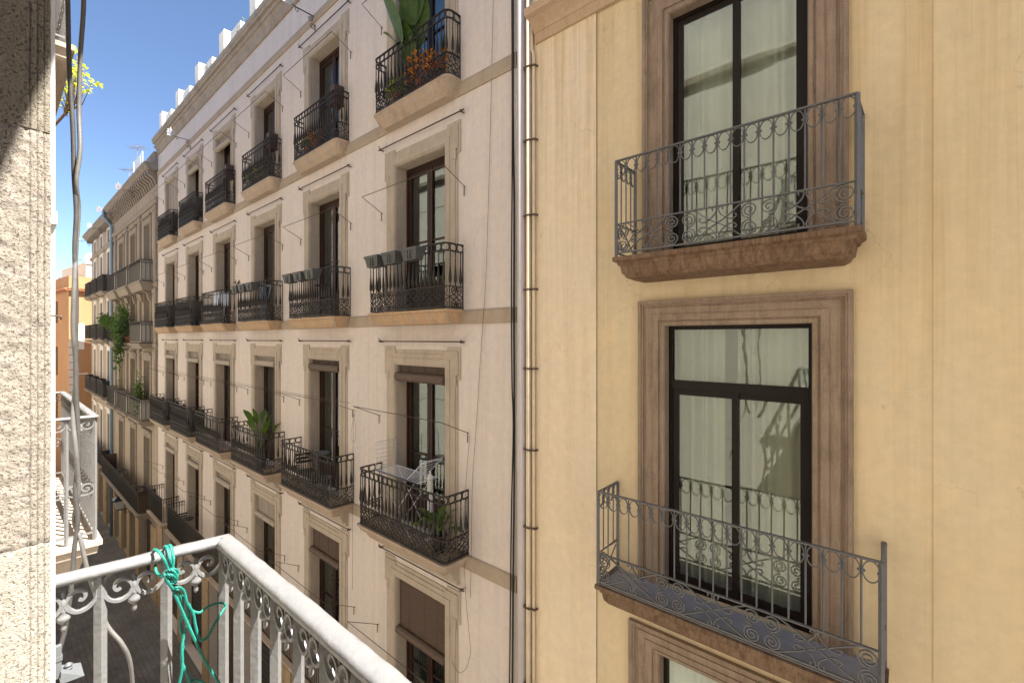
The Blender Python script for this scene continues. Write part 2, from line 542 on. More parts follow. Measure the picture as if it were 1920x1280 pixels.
M['screen_b'] = mk_plain('brown_reed_screen', (0.10, 0.068, 0.045), 0.8, 0.2, 8, 0.5, 0.3, 0, (14, 14, 1))
M['lamp_glass'] = mk_plain('frosted_lamp_glass', (0.50, 0.50, 0.47), 0.3, 0.05)
M['lamp_metal'] = mk_plain('lamp_black_metal', (0.015, 0.02, 0.025), 0.4, 0.1)
M['tile'] = mk_plain('roof_tile', (0.36, 0.15, 0.07), 0.85, 0.25, 10, 0.4)
M['grey_light'] = mk_plain('light_grey_steel', (0.12, 0.13, 0.138), 0.4, 0.08, 10)
M['white_paint'] = mk_plain('white_paint', (0.74, 0.73, 0.70), 0.5, 0.05, 12, 0.2)
M['gold'] = mk_plain('faded_yellow_metal', (0.50, 0.30, 0.10), 0.5, 0.15, 20)


def mk_jamb(name, a, b, dark):
    m = NT(name)
    P = m.pos()
    c = m.mix(m.ramp(m.noise(P, 9, 3, 0.5), [(0.2, 0.0), (0.8, 1.0)]), a, b)
    c = m.mix(m.ramp(m.noise(P, 150, 5, 0.7), [(0.45, 0.0), (0.8, 0.5)]), c, dark)
    pit = m.n('ShaderNodeTexVoronoi'); pit.inputs['Scale'].default_value = 170
    m.l(P, pit.inputs['Vector'])
    pm = m.ramp(pit.outputs['Distance'], [(0.05, 0.0), (0.35, 1.0)])
    c = m.mix(m.math('MULTIPLY', m.math('SUBTRACT', 1.0, pm), 0.3), c, dark)
    m.col(c)
    m.set(0.92, 0, 0.2)
    pits = m.ramp(m.noise(P, 210, 3, 0.55), [(0.34, 0.0), (0.44, 1.0)])
    c = m.mix(m.math('MULTIPLY', m.math('SUBTRACT', 1.0, pits), 0.55), c, m.mix(1.0, dark, (0.6, 0.55, 0.5), 'MULTIPLY'))
    lg = m.ramp(m.noise(P, 330, 4, 0.7), [(0.3, 0.82), (0.7, 1.15)])
    m.col(m.mix(1.0, c, lg, 'MULTIPLY'))
    h = m.math('ADD', m.math('MULTIPLY', pits, 1.0), m.math('ADD', m.math('MULTIPLY', m.noise(P, 300, 5, 0.8), 1.2), m.math('MULTIPLY', m.noise(P, 85, 6, 0.75), 2.0)))
    m.bump(h, 1.0, 0.0032)
    return m.m


M['jamb_1'] = mk_jamb('coarse_grey_limestone', (0.34, 0.30, 0.24), (0.40, 0.35, 0.28), (0.17, 0.145, 0.11))
M['jamb_2'] = mk_jamb('coarse_pink_limestone', (0.41, 0.36, 0.305), (0.47, 0.415, 0.35), (0.19, 0.155, 0.125))
M['jamb_3'] = mk_jamb('coarse_pale_limestone', (0.48, 0.44, 0.37), (0.55, 0.50, 0.425), (0.26, 0.22, 0.17))


def mk_street():
    m = NT('worn_stone_paving')
    P = m.pos()
    br = m.n('ShaderNodeTexBrick')
    m.l(P, br.inputs['Vector'])
    br.inputs['Scale'].default_value = 1.6
    br.inputs['Mortar Size'].default_value = 0.012
    br.inputs['Color1'].default_value = (0.15, 0.14, 0.125, 1)
    br.inputs['Color2'].default_value = (0.20, 0.18, 0.16, 1)
    br.inputs['Mortar'].default_value = (0.07, 0.064, 0.06, 1)
    c = m.mix(m.ramp(m.noise(P, 0.8, 5, 0.6), [(0.4, 0.0), (0.7, 0.8)]), br.outputs[0], (0.09, 0.083, 0.077))
    m.col(c)
    m.set(m.ramp(m.noise(P, 1.3, 4), [(0.35, 0.45), (0.6, 0.85)]), 0, 0.5)
    m.bump(m.math('ADD', m.noise(P, 25, 5), br.outputs['Fac']), 0.3, 0.01)
    return m.m


M['street'] = mk_street()

# ------------------------------------------------------------------ street
m = MB()
m.quad((-400, -400, -G), (400, -400, -G), (400, 400, -G), (-400, 400, -G))
tag(obj('street', m.mesh('street', M['street'])), 'worn grey stone paving of the narrow street', None, None, 'structure')


# ------------------------------------------------------------------ shared builders
def wall_front(mb, x0, x1, z0, z1, ops, y=0.0, depth=0.22, out=-1):
    """front sheet with openings (xa, xb, za, zb) and the reveals behind them"""
    xs = sorted({x0, x1, *[v for o in ops for v in o[:2]]})
    zs = sorted({z0, z1, *[v for o in ops for v in o[2:4]]})
    for i in range(len(xs) - 1):
        for j in range(len(zs) - 1):
            a, b, c, d = xs[i], xs[i + 1], zs[j], zs[j + 1]
            mx, mz = (a + b) / 2, (c + d) / 2
            if any(o[0] < mx < o[1] and o[2] < mz < o[3] for o in ops): continue
            mb.quad((a, y, c), (b, y, c), (b, y, d), (a, y, d))
    yb = y - out * depth
    for a, b, c, d in ops:
        mb.quad((a, y, c), (a, yb, c), (a, yb, d), (a, y, d))
        mb.quad((b, y, c), (b, y, d), (b, yb, d), (b, yb, c))
        mb.quad((a, y, d), (a, yb, d), (b, yb, d), (b, y, d))
        mb.quad((a, y, c), (b, y, c), (b, yb, c), (a, yb, c))


def body(mb, x0, x1, y0, y1, z0, z1):
    """back, sides and roof of a building whose street side is at y0"""
    mb.quad((x0, y1, z0), (x1, y1, z0), (x1, y1, z1), (x0, y1, z1))
    mb.quad((x0, y0, z0), (x0, y1, z0), (x0, y1, z1), (x0, y0, z1))
    mb.quad((x1, y0, z0), (x1, y1, z0), (x1, y1, z1), (x1, y0, z1))
    mb.quad((x0, y0, z1), (x1, y0, z1), (x1, y1, z1), (x0, y1, z1))


def frusta(mb, lv, yb=0.0, corner=0.0):
    """balcony slab: levels (z, half width, projection) from top to bottom, against the wall at y=yb"""
    rings = []
    for z, h, v in lv:
        r = min(corner, v * 0.6)
        ring = [(-h, yb, z)]
        if r > 0:
            ring += [(-h + r - r * math.cos(a), yb - v + r - r * math.sin(a), z) for a in (0, 0.4, 0.8, 1.2, 1.5708)]
            ring += [(h - r + r * math.sin(a), yb - v + r - r * math.cos(a), z) for a in (0, 0.4, 0.8, 1.2, 1.5708)]
        else:
            ring += [(-h, yb - v, z), (h, yb - v, z)]
        ring.append((h, yb, z))
        rings.append(ring)
    n = len(rings[0])
    vs_ = [p for r in rings for p in r]
    fs = []
    for i in range(len(rings) - 1):
        for j in range(n):
            j2 = (j + 1) % n
            fs.append((i * n + j, (i + 1) * n + j, (i + 1) * n + j2, i * n + j2))
    fs.append(tuple(range(n)))
    fs.append(tuple(range((len(rings) - 1) * n + n - 1, (len(rings) - 1) * n - 1, -1)))
    mb.add(vs_, fs)


class Path:
    """plan line of a balcony railing: left side, front, right side; rounded corners"""
    def __init__(s, half, v, r=0.0):
        pts = [(-half, 0.0)]
        if r > 0:
            pts += [(-half + r - r * math.cos(a), -v + r - r * math.sin(a)) for a in [k * math.pi / 12 for k in range(7)]]
            pts += [(half - r + r * math.sin(a), -v + r - r * math.cos(a)) for a in [k * math.pi / 12 for k in range(7)]]
        else:
            pts += [(-half, -v), (half, -v)]
        pts.append((half, 0.0))
        s.p = [Vector((x, y, 0)) for x, y in pts]
        s.d = [0.0]
        for a, b in zip(s.p, s.p[1:]): s.d.append(s.d[-1] + (b - a).length)
        s.L = s.d[-1]

    def at(s, d, h=0.0):
        d = max(0.0, min(s.L, d))
        for i in range(len(s.d) - 1):
            if d <= s.d[i + 1] + 1e-9: break
        k = (d - s.d[i]) / max(1e-9, s.d[i + 1] - s.d[i])
        q = s.p[i].lerp(s.p[i + 1], k)
        return Vector((q.x, q.y, h))

    def normal(s, d):
        e = 0.01
        t = s.at(d + e) - s.at(d - e)
        return Vector((t.y, -t.x, 0)).normalized() if t.length > 0 else Vector((0, -1, 0))

    def rail(s, mb, h, w, th):
        """flat bar following the path at height h"""
        mb.tube([q + Vector((0, 0, h)) for q in s.p], w, th, (0, 0, 1), 4)

    def curve(s, mb, pts, r, w=None, n=4):
        q = [s.at(a, h) for a, h in pts]
        nn = s.normal(pts[len(pts) // 2][0])
        mb.tube(q, r, w or r, nn, n)


def spiral(cx, cz, r0, r1, turns, a0, sgn=1, n=26):
    out = []
    for i in range(n + 1):
        k = i / n
        r = r0 + (r1 - r0) * (k ** 1.15)
        a = a0 + sgn * turns * 2 * math.pi * k
        out.append((cx + r * math.cos(a), cz + r * math.sin(a)))
    return out


def smooth(pts, n=8):
    """Catmull-Rom through pts (tuples of any length)"""
    P = [pts[0]] + list(pts) + [pts[-1]]
    out = []
    for i in range(1, len(P) - 2):
        for k in range(n):
            t = k / n
            out.append(tuple(0.5 * ((2 * b) + (-a + c) * t + (2 * a - 5 * b + 4 * c - d) * t * t + (-a + 3 * b - 3 * c + d) * t ** 3)
                             for a, b, c, d in zip(P[i - 1], P[i], P[i + 1], P[i + 2])))
    out.append(tuple(pts[-1]))
    return out


# ---- the railing of the cream building: oval frieze, turned balusters, scroll panel
BAL = [(0.007, 0.0), (0.012, 0.01), (0.008, 0.03), (0.025, 0.075), (0.027, 0.12), (0.020, 0.20), (0.010, 0.32), (0.008, 0.40), (0.012, 0.415), (0.008, 0.43), (0.009, 0.52), (0.013, 0.535), (0.008, 0.55)]


def a_frieze(half, v):
    def f():
        mb = MB(); P = Path(half, v, 0.11)
        P.rail(mb, 1.075, 0.016, 0.007)
        P.rail(mb, 0.945, 0.011, 0.006)
        n = max(8, round(P.L / 0.145)); w = P.L / n
        for i in range(n):
            c = (i + 0.5) * w
            P.curve(mb, [(c + 0.56 * w * math.cos(a), 1.01 + 0.055 * math.sin(a)) for a in [k * math.pi / 8 for k in range(17)]], 0.006, 0.007)
        for i in range(1, n):
            c = i * w
            P.curve(mb, [(c - 0.02, 0.95), (c - 0.008, 1.01), (c - 0.02, 1.07)], 0.006, 0.007)
            P.curve(mb, [(c + 0.02, 0.95), (c + 0.008, 1.01), (c + 0.02, 1.07)], 0.006, 0.007)
        return mb
    return f


def a_panel(half, v):
    def f():
        mb = MB(); P = Path(half, v, 0.11)
        P.rail(mb, 0.375, 0.013, 0.007)
        P.rail(mb, 0.03, 0.015, 0.010)
        n = max(6, round(P.L / 0.30)); w = P.L / n
        for i in range(n + 1):
            c = i * w
            if i: P.curve(mb, [(c, 0.03), (c, 0.2), (c, 0.375)], 0.004, 0.006)
            if i == n: break
            m_ = c + w / 2
            for sx in (-1, 1):
                for sz in (-1, 1):
                    cz = 0.2
                    # big C scroll from mid height curling towards the rail
                    pts = [(m_ + sx * 0.008, cz + sz * 0.01), (m_ + sx * 0.05, cz + sz * 0.035), (m_ + sx * 0.10, cz + sz * 0.085), (m_ + sx * 0.095, cz + sz * 0.145), (m_ + sx * 0.055, cz + sz * 0.155),
                           (m_ + sx * 0.035, cz + sz * 0.12), (m_ + sx * 0.055, cz + sz * 0.095), (m_ + sx * 0.07, cz + sz * 0.115)]
                    P.curve(mb, smooth(pts, 4), 0.0062, 0.007)
                    pts = [(m_ + sx * 0.008, cz + sz * 0.165), (m_ + sx * 0.012, cz + sz * 0.10), (m_ + sx * 0.04, cz + sz * 0.05), (m_ + sx * 0.10, cz + sz * 0.025), (m_ + sx * 0.145, cz + sz * 0.005)]
                    P.curve(mb, smooth(pts, 3), 0.0055, 0.007)
            mb.ball(P.at(m_, 0.2), 0.014, 6, 4)
        for q in (0.0, P.L):
            mb.box(P.at(q).x - 0.011, P.at(q).x + 0.011, P.at(q).y - 0.01, P.at(q).y + 0.012, -0.02, 1.075)
        return mb
    return f


def a_bal_pos(half, v):
    P = Path(half, v, 0.11)
    n = max(10, round(P.L / 0.112)); w = P.L / n
    return [P.at(i * w + w / 2, 0.385) for i in range(n)]


def a_balusters(half, v):
    def f():
        mb = MB()
        for q in a_bal_pos(half, v): mb.lathe(BAL, q, 6)
        return mb
    return f


def one_baluster():
    mb = MB(); mb.lathe(BAL, (0, 0, 0), 10)
    return mb


def a_balcony(parent, x, y, z, half, v, slab, near=False, screen=None):
    key = 'a%.2f%.2f' % (half, v)
    s = part('balcony', slab, M['slab_o' if slab is slab_row2 else 'slab_a'], parent, (x, y, z), 'slab' + key + slab.__name__)
    pos = (x, y, z)
    part('handrail', a_frieze(half, v - 0.03), M['iron'], s, pos, 'fr' + key)
    part('scroll_panel', a_panel(half, v - 0.03), M['iron'], s, pos, 'pn' + key)
    if near:
        for q in a_bal_pos(half, v - 0.03):
            part('baluster', one_baluster, M['iron'], s, Vector(pos) + q, 'bal1')
    else:
        tag(part('baluster_row', a_balusters(half, v - 0.03), M['iron'], s, pos, 'bl' + key), kind='stuff')
    if screen:
        def scr():
            mb = MB()
            P = Path(half - 0.03, v - 0.06, 0.1)
            mb.tube([q + Vector((0, 0, 0.55)) for q in P.p], 0.004, 0.36, (0, 0, 1), 4)
            return mb
        part('privacy_screen', scr, M[screen], s, pos, 'sc' + key + screen)
    return s


# ---- window of the cream building
def surround_a(w, h):
    """ears, architrave and inner fillet; opening half width w, height h; z=0 at the sill"""
    def f():
        mb = MB()
        o = w + 0.31; e = o + 0.07
        def U(o_, e_, top, ear_top, ear_bot, inn, itop, y0, y1):
            poly = [(-o_, 0), (-inn, 0), (-inn, itop), (inn, itop), (inn, 0), (o_, 0), (o_, ear_bot), (e_, ear_bot), (e_, ear_top), (e_ - 0.34, ear_top), (e_ - 0.34, top), (-e_ + 0.34, top), (-e_ + 0.34, ear_top), (-e_, ear_top), (-e_, ear_bot), (-o_, ear_bot)]
            mb.prism(poly, y0, y1)
        U(o, e, h + 0.285, h + 0.345, h - 0.20, w, h, -0.018, 0.0)
        U(o - 0.05, e - 0.05, h + 0.215, h + 0.275, h - 0.13, w + 0.0, h, -0.034, -0.018)
        i = w + 0.13
        mb.prism([(-i, 0), (-w - 0.03, 0), (-w - 0.03, h + 0.03), (w + 0.03, h + 0.03), (w + 0.03, 0), (i, 0), (i, h + 0.13), (-i, h + 0.13)], -0.046, -0.034)
        # key block at each ear foot
        for s_ in (-1, 1):
            mb.box(s_ * (w + 0.2), s_ * (w + 0.29), -0.045, -0.034, h - 0.3, h - 0.13)
        return mb
    return f


def reveal_a(w, h, d):
    def f():
        mb = MB()
        t = 0.012
        mb.box(-w, -w + t, -0.015, d, 0, h); mb.box(w - t, w, -0.015, d, 0, h); mb.box(-w + t, w - t, -0.015, d, h - t, h)
        return mb
    return f


def frame_a(w, h, d):
    def f():
        mb = MB()
        y0, y1 = d, d + 0.07
        mb.box(-w, -w + 0.07, y0, y1, 0, h); mb.box(w - 0.07, w, y0, y1, 0, h)
        mb.box(-w + 0.07, w - 0.07, y0, y1, h - 0.11, h)
        mb.box(-w + 0.07, w - 0.07, y0, y1, 0, 0.05)
        yy0, yy1 = d + 0.015, d + 0.06
        for s_ in (-1, 1):
            a, b = s_ * (w - 0.072), s_ * 0.004
            mb.box(a, a - s_ * 0.085, yy0, yy1, 0.05, h - 0.11)
            mb.box(b + s_ * 0.07, b, yy0 - 0.012, yy1, 0.05, h - 0.11)
            x0, x1 = sorted((a - s_ * 0.085, b + s_ * 0.07))
            mb.box(x0, x1, yy0, yy1, h - 0.2, h - 0.11)
            mb.box(x0, x1, yy0, yy1, 0.05, 0.6)
            mb.box(x0 + 0.05, x1 - 0.05, yy0 - 0.012, yy0, 0.13, 0.52)
            mb.box(x0, x1, yy0, yy1, 1.35, 1.38)
        return mb
    return f


def glass_a(w, h, d):
    def f():
        mb = MB()
        for s_ in (-1, 1):
            x0, x1 = sorted((s_ * (w - 0.157), s_ * 0.074))
            mb.box(x0, x1, d + 0.036, d + 0.042, 0.6, h - 0.2)
        return mb
    return f


def curtain_mb(w, z0, z1, y, seed, amp=0.022, gap=0.0, per=0.11):
    def f():
        rnd = random.Random(seed)
        mb = MB()
        for (a, b) in ([(-w, w)] if gap == 0 else [(-w, -gap), (gap, w)]):
            n = int((b - a) / 0.016)
            ph = rnd.random() * 6
            vs_ = []; fs = []
            zs = [z0, (z0 + z1) / 2, z1]
            for i in range(n + 1):
                x = a + (b - a) * i / n
                for k, z in enumerate(zs):
                    am = amp * (1.3 - 0.5 * k / 2)
                    yy = y + am * math.sin(x / per * 6.28 + ph + 0.8 * math.sin(x * 5 + seed)) * (0.6 + 0.4 * math.sin(x * 9 + seed * 2))
                    vs_.append((x, yy, z))
            for i in range(n):
                for k in range(2):
                    fs.append((i * 3 + k, (i + 1) * 3 + k, (i + 1) * 3 + k + 1, i * 3 + k + 1))
            mb.add(vs_, fs, True)
        return mb
    return f


def blind_mb(w, top, drop, roll_r=0.075, y=0.06):
    """slatted exterior blind rolled up from the bottom"""
    def f():
        mb = MB()
        n = max(2, int(drop / 0.028))
        for i in range(n):
            z = top - (i + 0.5) * drop / n
            mb.box(-w, w, y - 0.004, y + 0.004, z - 0.011, z + 0.011)
        zc = top - drop - roll_r
        k = 18
        prof = []
        pts = []
        for j in range(k):
            a = 2 * math.pi * j / k
            rr = roll_r * (1.0 + 0.05 * (j % 2))
            pts.append((y - roll_r * 0.6 + rr * math.cos(a), zc + rr * math.sin(a)))
        vs_ = [(-w - 0.0, p, q) for p, q in pts] + [(w, p, q) for p, q in pts]
        fs = [(j, (j + 1) % k, (j + 1) % k + k, j + k) for j in range(k)]
        fs += [tuple(range(k)), tuple(range(2 * k - 1, k - 1, -1))]
        mb.add(vs_, fs)
        for xx in (-w * 0.55, w * 0.1, w * 0.6):
            mb.tube([(xx, y - 0.006, top), (xx, y - 0.008, top - drop), (xx, y - roll_r * 1.7, zc), (xx, y - 0.03, zc - roll_r * 1.1)], 0.004, n=4)
        return mb
    return f


def arms_mb(half, out, up):
    def f():
        mb = MB()
        r = 0.0065
        for s_ in (-1, 1):
            mb.tube([(s_ * half, 0.0, -0.005), (s_ * half, -0.03, -0.005), (s_ * half, -0.035, 0.005), (s_ * half, -out, up)], r)
            mb.tube([(s_ * half, -0.03, 0.01), (s_ * half, -0.032, -0.16)], r * 1.3)
        mb.tube([(-half, -out, up), (half, -out, up)], r)
        return mb
    return f


def rod_mb(half):
    def f():
        mb = MB()
        mb.tube([(-half, -0.07, 0), (half, -0.07, 0)], 0.012)
        for s_ in (-1, 1):
            mb.tube([(s_ * half * 0.94, 0.0, -0.01), (s_ * half * 0.94, -0.075, -0.012)], 0.012)
            mb.ball((s_ * half * 0.94, -0.07, 0), 0.028, 6, 5)
        mb.tube([(-half * 0.94, -0.07, 0), (-half * 0.96, -0.1, 0.07)], 0.008)
        return mb
    return f


def a_window(parent, x, y, z, h, idx, blind=None, arm=None, gap=0.0, bmat='blind'):
    w = 0.735; d = 0.22
    pos = Vector((x, y, z))
    k = '%.2f' % h
    s = part('window', frame_a(w, h, d), M['wood'], parent, pos, 'wf' + k)
    part('surround', surround_a(w, h), M['surround_a'], s, pos, 'ws' + k)
    part('reveal', reveal_a(w, h, d), M['surround_a'], s, pos, 'wr' + k)
    part('glass', glass_a(w, h, d), M['glass'], s, pos, 'wg' + k)
    sd_ = (idx * 7) % 5
    part('curtain', curtain_mb(0.66, 0.02, h - 0.1, d + 0.17, sd_, gap=gap), M['curtain'], s, pos, 'wc%s%d%.2f' % (k, sd_, gap))
    if blind:
        part('rolled_blind', blind_mb(w - 0.02, h - 0.01, blind, 0.085 if blind < 0.4 else 0.07), M[bmat], s, pos, 'bl%.2f%s%s' % (blind, k, bmat))
    return s


# ================================================================== CREAM BUILDING (across the street)
D = 5.2
XA0, XA1 = -26.75, -4.42
CX = [-6.79, -10.42, -13.96, -17.5, -20.93, -24.37]
ROW = [(4.345, 2.585), (0.485, 2.855), (-3.57, 3.08), (-7.65, 3.05)]
TOP_A = 9.35
bA = thing('apartment_building', 'long cream apartment building with dark window doors, iron balconies and white blocks along its roof', 'building', (-15.6, D, -G))
ops = []
for z, h in ROW:
    for x in CX: ops.append((x - 0.735, x + 0.735, z, z + h))
# street floor openings
GX = [(-8.3, -5.4), (-12.2, -9.3), (-15.6, -12.9), (-19.1, -16.4), (-22.4, -19.8), (-25.8, -23.2)]
for a, b in GX: ops.append((a, b, -G + 0.02, -8.6))
m = MB()
wall_front(m, XA0, XA1, -G, TOP_A, ops, D, 0.3)
body(m, XA0, XA1, D, D + 11, -G, TOP_A - 0.1)
for (zz) in (-7.7, -3.65, 0.4, 4.25, 8.5):
    m.quad((XA0, D + 0.45, zz), (XA1, D + 0.45, zz), (XA1, D + 10.9, zz), (XA0, D + 10.9, zz))
part('wall', m, M['stucco_a'], bA)
# string courses and cornice
for z0, z1, v in ((4.075, 4.305, 0.035), (0.246, 0.479, 0.035), (-3.81, -3.57, 0.035), (-7.93, -7.65, 0.04)):
    m = MB()
    m.profile_x([(z0, 0.0), (z0, v * 0.7), (z0 + 0.03, v), (z1 - 0.03, v), (z1, v * 0.5), (z1, 0.0)], XA0 + 0.02, XA1 - 0.01, -1, D)
    part('string_course', m, M['band'], bA)
m = MB()
m.profile_x([(7.69, 0), (7.69, 0.03), (7.74, 0.045), (7.86, 0.045), (7.93, 0.0)], XA0 + 0.01, XA1 - 0.01, -1, D)
part('string_course', m, M['band'], bA)
m = MB()
m.profile_x([(8.64, 0), (8.64, 0.05), (8.70, 0.06), (8.705, 0.03), (8.88, 0.075), (8.96, 0.12), (8.965, 0.155), (9.03, 0.165), (9.035, 0.115), (9.13, 0.14), (9.135, 0.20), (9.22, 0.215), (9.225, 0.235), (9.35, 0.25), (9.36, 0.0)], XA0 - 0.02, XA1 + 0.0, -1, D)
part('cornice', m, M['cornice_a'], bA)
# parapet blocks on the roof edge
xx = -26.1; k = 0
while xx < -4.6:
    m = MB()
    if k % 2 == 0: m.box(xx - 0.5, xx, D + 0.02, D + 0.27, 9.36, 10.55)
    else: m.box(xx - 0.95, xx, D + 0.06, D + 0.22, 9.36, 10.2)
    part('parapet_block', m, M['stucco_w'], bA)
    xx += 1.42; k += 1
m = MB(); m.box(XA0 + 0.1, XA1 - 0.1, D + 0.3, D + 0.42, 9.3, 9.75)
part('parapet_wall', m, M['stucco_w'], bA)


def slab_row1():
    mb = MB()
    frusta(mb, [(0.0, 1.13, 0.31), (-0.035, 1.13, 0.31), (-0.05, 1.115, 0.295), (-0.16, 1.07, 0.26), (-0.27, 0.96, 0.18), (-0.275, 0.94, 0.16)], 0, 0.12)
    return mb


def slab_row2():
    mb = MB()
    frusta(mb, [(0.0, 1.16, 0.42), (-0.04, 1.16, 0.42), (-0.06, 1.14, 0.39), (-0.16, 1.10, 0.35), (-0.235, 1.07, 0.30)], 0, 0.06)
    return mb


def slab_row3():
    mb = MB()
    frusta(mb, [(0.0, 1.31, 0.55), (-0.035, 1.31, 0.55), (-0.05, 1.29, 0.53), (-0.12, 1.26, 0.50), (-0.13, 1.2, 0.46), (-0.25, 1.12, 0.40), (-0.26, 1.02, 0.3)], 0, 0.05)
    return mb


for r, (z, h) in enumerate(ROW):
    for i, x in enumerate(CX):
        blind = None; bm = 'blind'; gap = 0.0
        if r == 0 and i >= 3: blind, bm = (0.25, 'blind_w') if i != 5 else (1.3, 'blind_w')
        if r == 2: blind = (0.14, 0.10, 0.12, 0.22, 0.25, 0.2)[i]; bm = 'blind' if i < 2 else 'blind_w'
        if r == 3: blind = (0.95, 0.5, 0.5, 0.2, 0.2, 0.2)[i]; bm = 'blind' if i < 2 else 'blind_w'
        gap = 0.35 if i >= 3 else (0.0, 0.12, 0.0, 0.3, 0.2)[(i * 2 + r) % 5]
        w_ = a_window(bA, x, D, z, h, i + r, blind, None, gap, bm)
        # airing arms and the curtain rod over the window
        zp = {0: h - 0.66, 1: h - 0.81, 2: h - 1.06, 3: h - 1.2}[r]
        ho = {0: (1.22, 0.46, 0.22), 1: (1.22, 0.46, 0.22), 2: (1.3, 0.6, 0.25), 3: (1.36, 0.68, 0.36)}[r]
        part('drying_arm', arms_mb(*ho), M['rod'], w_, (x, D, z + zp), 'arm%.2f%.2f' % ho[:2])
        part('curtain_rod', rod_mb(1.26), M['rod'], w_, (x, D, z + h + 0.44), 'rod')
for i, x in enumerate(CX):
    a_balcony(bA, x, D, 4.345, 1.09, 0.31, slab_row1, i == 0, 'screen' if i >= 4 else None)
    a_balcony(bA, x + 0.03, D, 0.485, 1.13, 0.42, slab_row2, i == 0, 'screen' if i >= 4 else None)
    a_balcony(bA, x + 0.02, D, -3.57, 1.27, 0.55, slab_row3, i == 0, 'screen' if i >= 4 else None)
# moulded lintel hood under the third row balconies
for i, x in enumerate(CX):
    m = MB()
    m.profile_x([(-4.13, 0.0), (-4.13, 0.06), (-4.05, 0.07), (-4.02, 0.14), (-3.93, 0.16), (-3.9, 0.2), (-3.84, 0.21), (-3.84, 0.0)], x - 1.08, x + 1.08, -1, D)
    part('window_hood', m, M['surround_a'], bA)


# long first floor balcony and its short neighbour
def bar_railing(half, v, h, gap=0.085, panel=False):
    mb = MB(); P = Path(half, v)
    P.rail(mb, h, 0.02, 0.012); P.rail(mb, h - 0.16, 0.01, 0.006); P.rail(mb, 0.1, 0.012, 0.008)
    n = int(P.L / gap)
    for i in range(n + 1):
        q = P.at(i * P.L / n)
        mb.tube([q + Vector((0, 0, 0.1)), q + Vector((0, 0, h))], 0.007, n=4)
        if i < n:
            c = (i + 0.5) * P.L / n
            P.curve(mb, [(c + 0.035 * math.cos(a), h - 0.08 + 0.06 * math.sin(a)) for a in [k * math.pi / 4 for k in range(9)]], 0.004, 0.005)
    return mb


def flat_slab(half, v, th=0.22):
    mb = MB()
    frusta(mb, [(0.0, half + 0.04, v + 0.04), (-0.05, half + 0.04, v + 0.04), (-0.08, half, v), (-th, half - 0.06, v - 0.12)])
    return mb


for xc, half in ((-24.37, 1.25), (-13.7, 8.6)):
    s = part('balcony', flat_slab(half, 0.6), M['slab_a'], bA, (xc, D, -7.65))
    part('railing', bar_railing(half, 0.57, 1.05), M['iron'], s, (xc, D, -7.65))
# shop level pilasters
edges = [XA0 + 0.05] + [v for p in sorted(GX) for v in p] + [XA1 - 0.03]
for i in range(0, len(edges), 2):
    m = MB()
    x0, x1 = edges[i], edges[i + 1]
    z = -G
    while z < -8.7:
        zt = min(z + 0.42, -8.65)
        m.box(x0, x1, D - 0.05, D, z + 0.012, zt); z += 0.43
    m.box(x0 - 0.03, x1 + 0.03, D - 0.09, D, -8.62, -8.4)
    part('pilaster', m, M['ground_stone'], bA)
m = MB(); m.profile_x([(-8.39, 0), (-8.39, 0.06), (-8.25, 0.08), (-8.2, 0.14), (-8.1, 0.15), (-8.1, 0)], XA0, XA1, -1, D)
part('string_course', m, M['ground_stone'], bA)
for i, (a, b) in enumerate(GX):
    m = MB()
    m.box(a, b, D + 0.28, D + 0.34, -G + 0.02, -8.6)
    for k in range(20): m.box(a, b, D + 0.262, D + 0.28, -G + 0.1 + k * 0.19, -G + 0.26 + k * 0.19)
    part('shop_shutter', m, M['screen_b' if i % 2 else 'screen'], bA)


# ornamental scroll brackets near the roof
def scroll_bracket():
    mb = MB()
    mb.box(-0.012, 0.012, -0.95, 0.0, -0.015, 0.015)
    for (cy, cz, r) in ((-0.18, -0.16, 0.11), (-0.10, -0.42, 0.12)):
        mb.tube([(0, a, b) for a, b in spiral(cy, cz, r, 0.02, 2.0, 0.6)], 0.010, n=5)
    mb.tube([(0, -0.02, -0.30), (0, -0.02, -0.58)], 0.012, n=5)
    mb.tube([(0, a, b) for a, b in smooth([(-0.75, 0.0), (-0.78, -0.1), (-0.72, -0.16), (-0.66, -0.1), (-0.7, -0.04)], 4)], 0.011, n=5)
    mb.v = [(x * 0.8, y * 0.62, z * 0.62) for x, y, z in mb.v]
    return mb


def bracket_crest():
    mb = MB()
    mb.box(-0.01, 0.01, -1.25, -0.85, -0.02, 0.02)
    for sy in (-1, 1):
        mb.tube([(0, a, b) for a, b in spiral(-1.05 + sy * 0.12, 0.13, 0.10, 0.02, 1.5, 1.57 - sy * 1.2, sy)], 0.013, n=5)
        mb.tube([(0, a, b) for a, b in spiral(-1.05 + sy * 0.09, 0.33, 0.08, 0.02, 1.4, 1.57 - sy * 1.2, -sy)], 0.012, n=5)
    mb.tube([(0, -1.05, 0.0), (0, -1.05, 0.5)], 0.014, n=5)
    mb.v = [(x * 0.8, y * 0.62, z * 0.62) for x, y, z in mb.v]
    return mb


for x in (-21.4, -10.9):
    s = part('scroll_bracket', scroll_bracket, M['iron'], bA, (x, D, 7.82), 'scb')
    part('crest', bracket_crest, M['white_metal'], s, (x, D, 7.82), 'scc')

# pipes on the joint with the ochre building
m = MB()
m.tube([(-4.30, D - 0.06, -G), (-4.30, D - 0.06, TOP_A)], 0.068, n=16)
pp = part('downpipe', m, M['pipe_w'], bA)

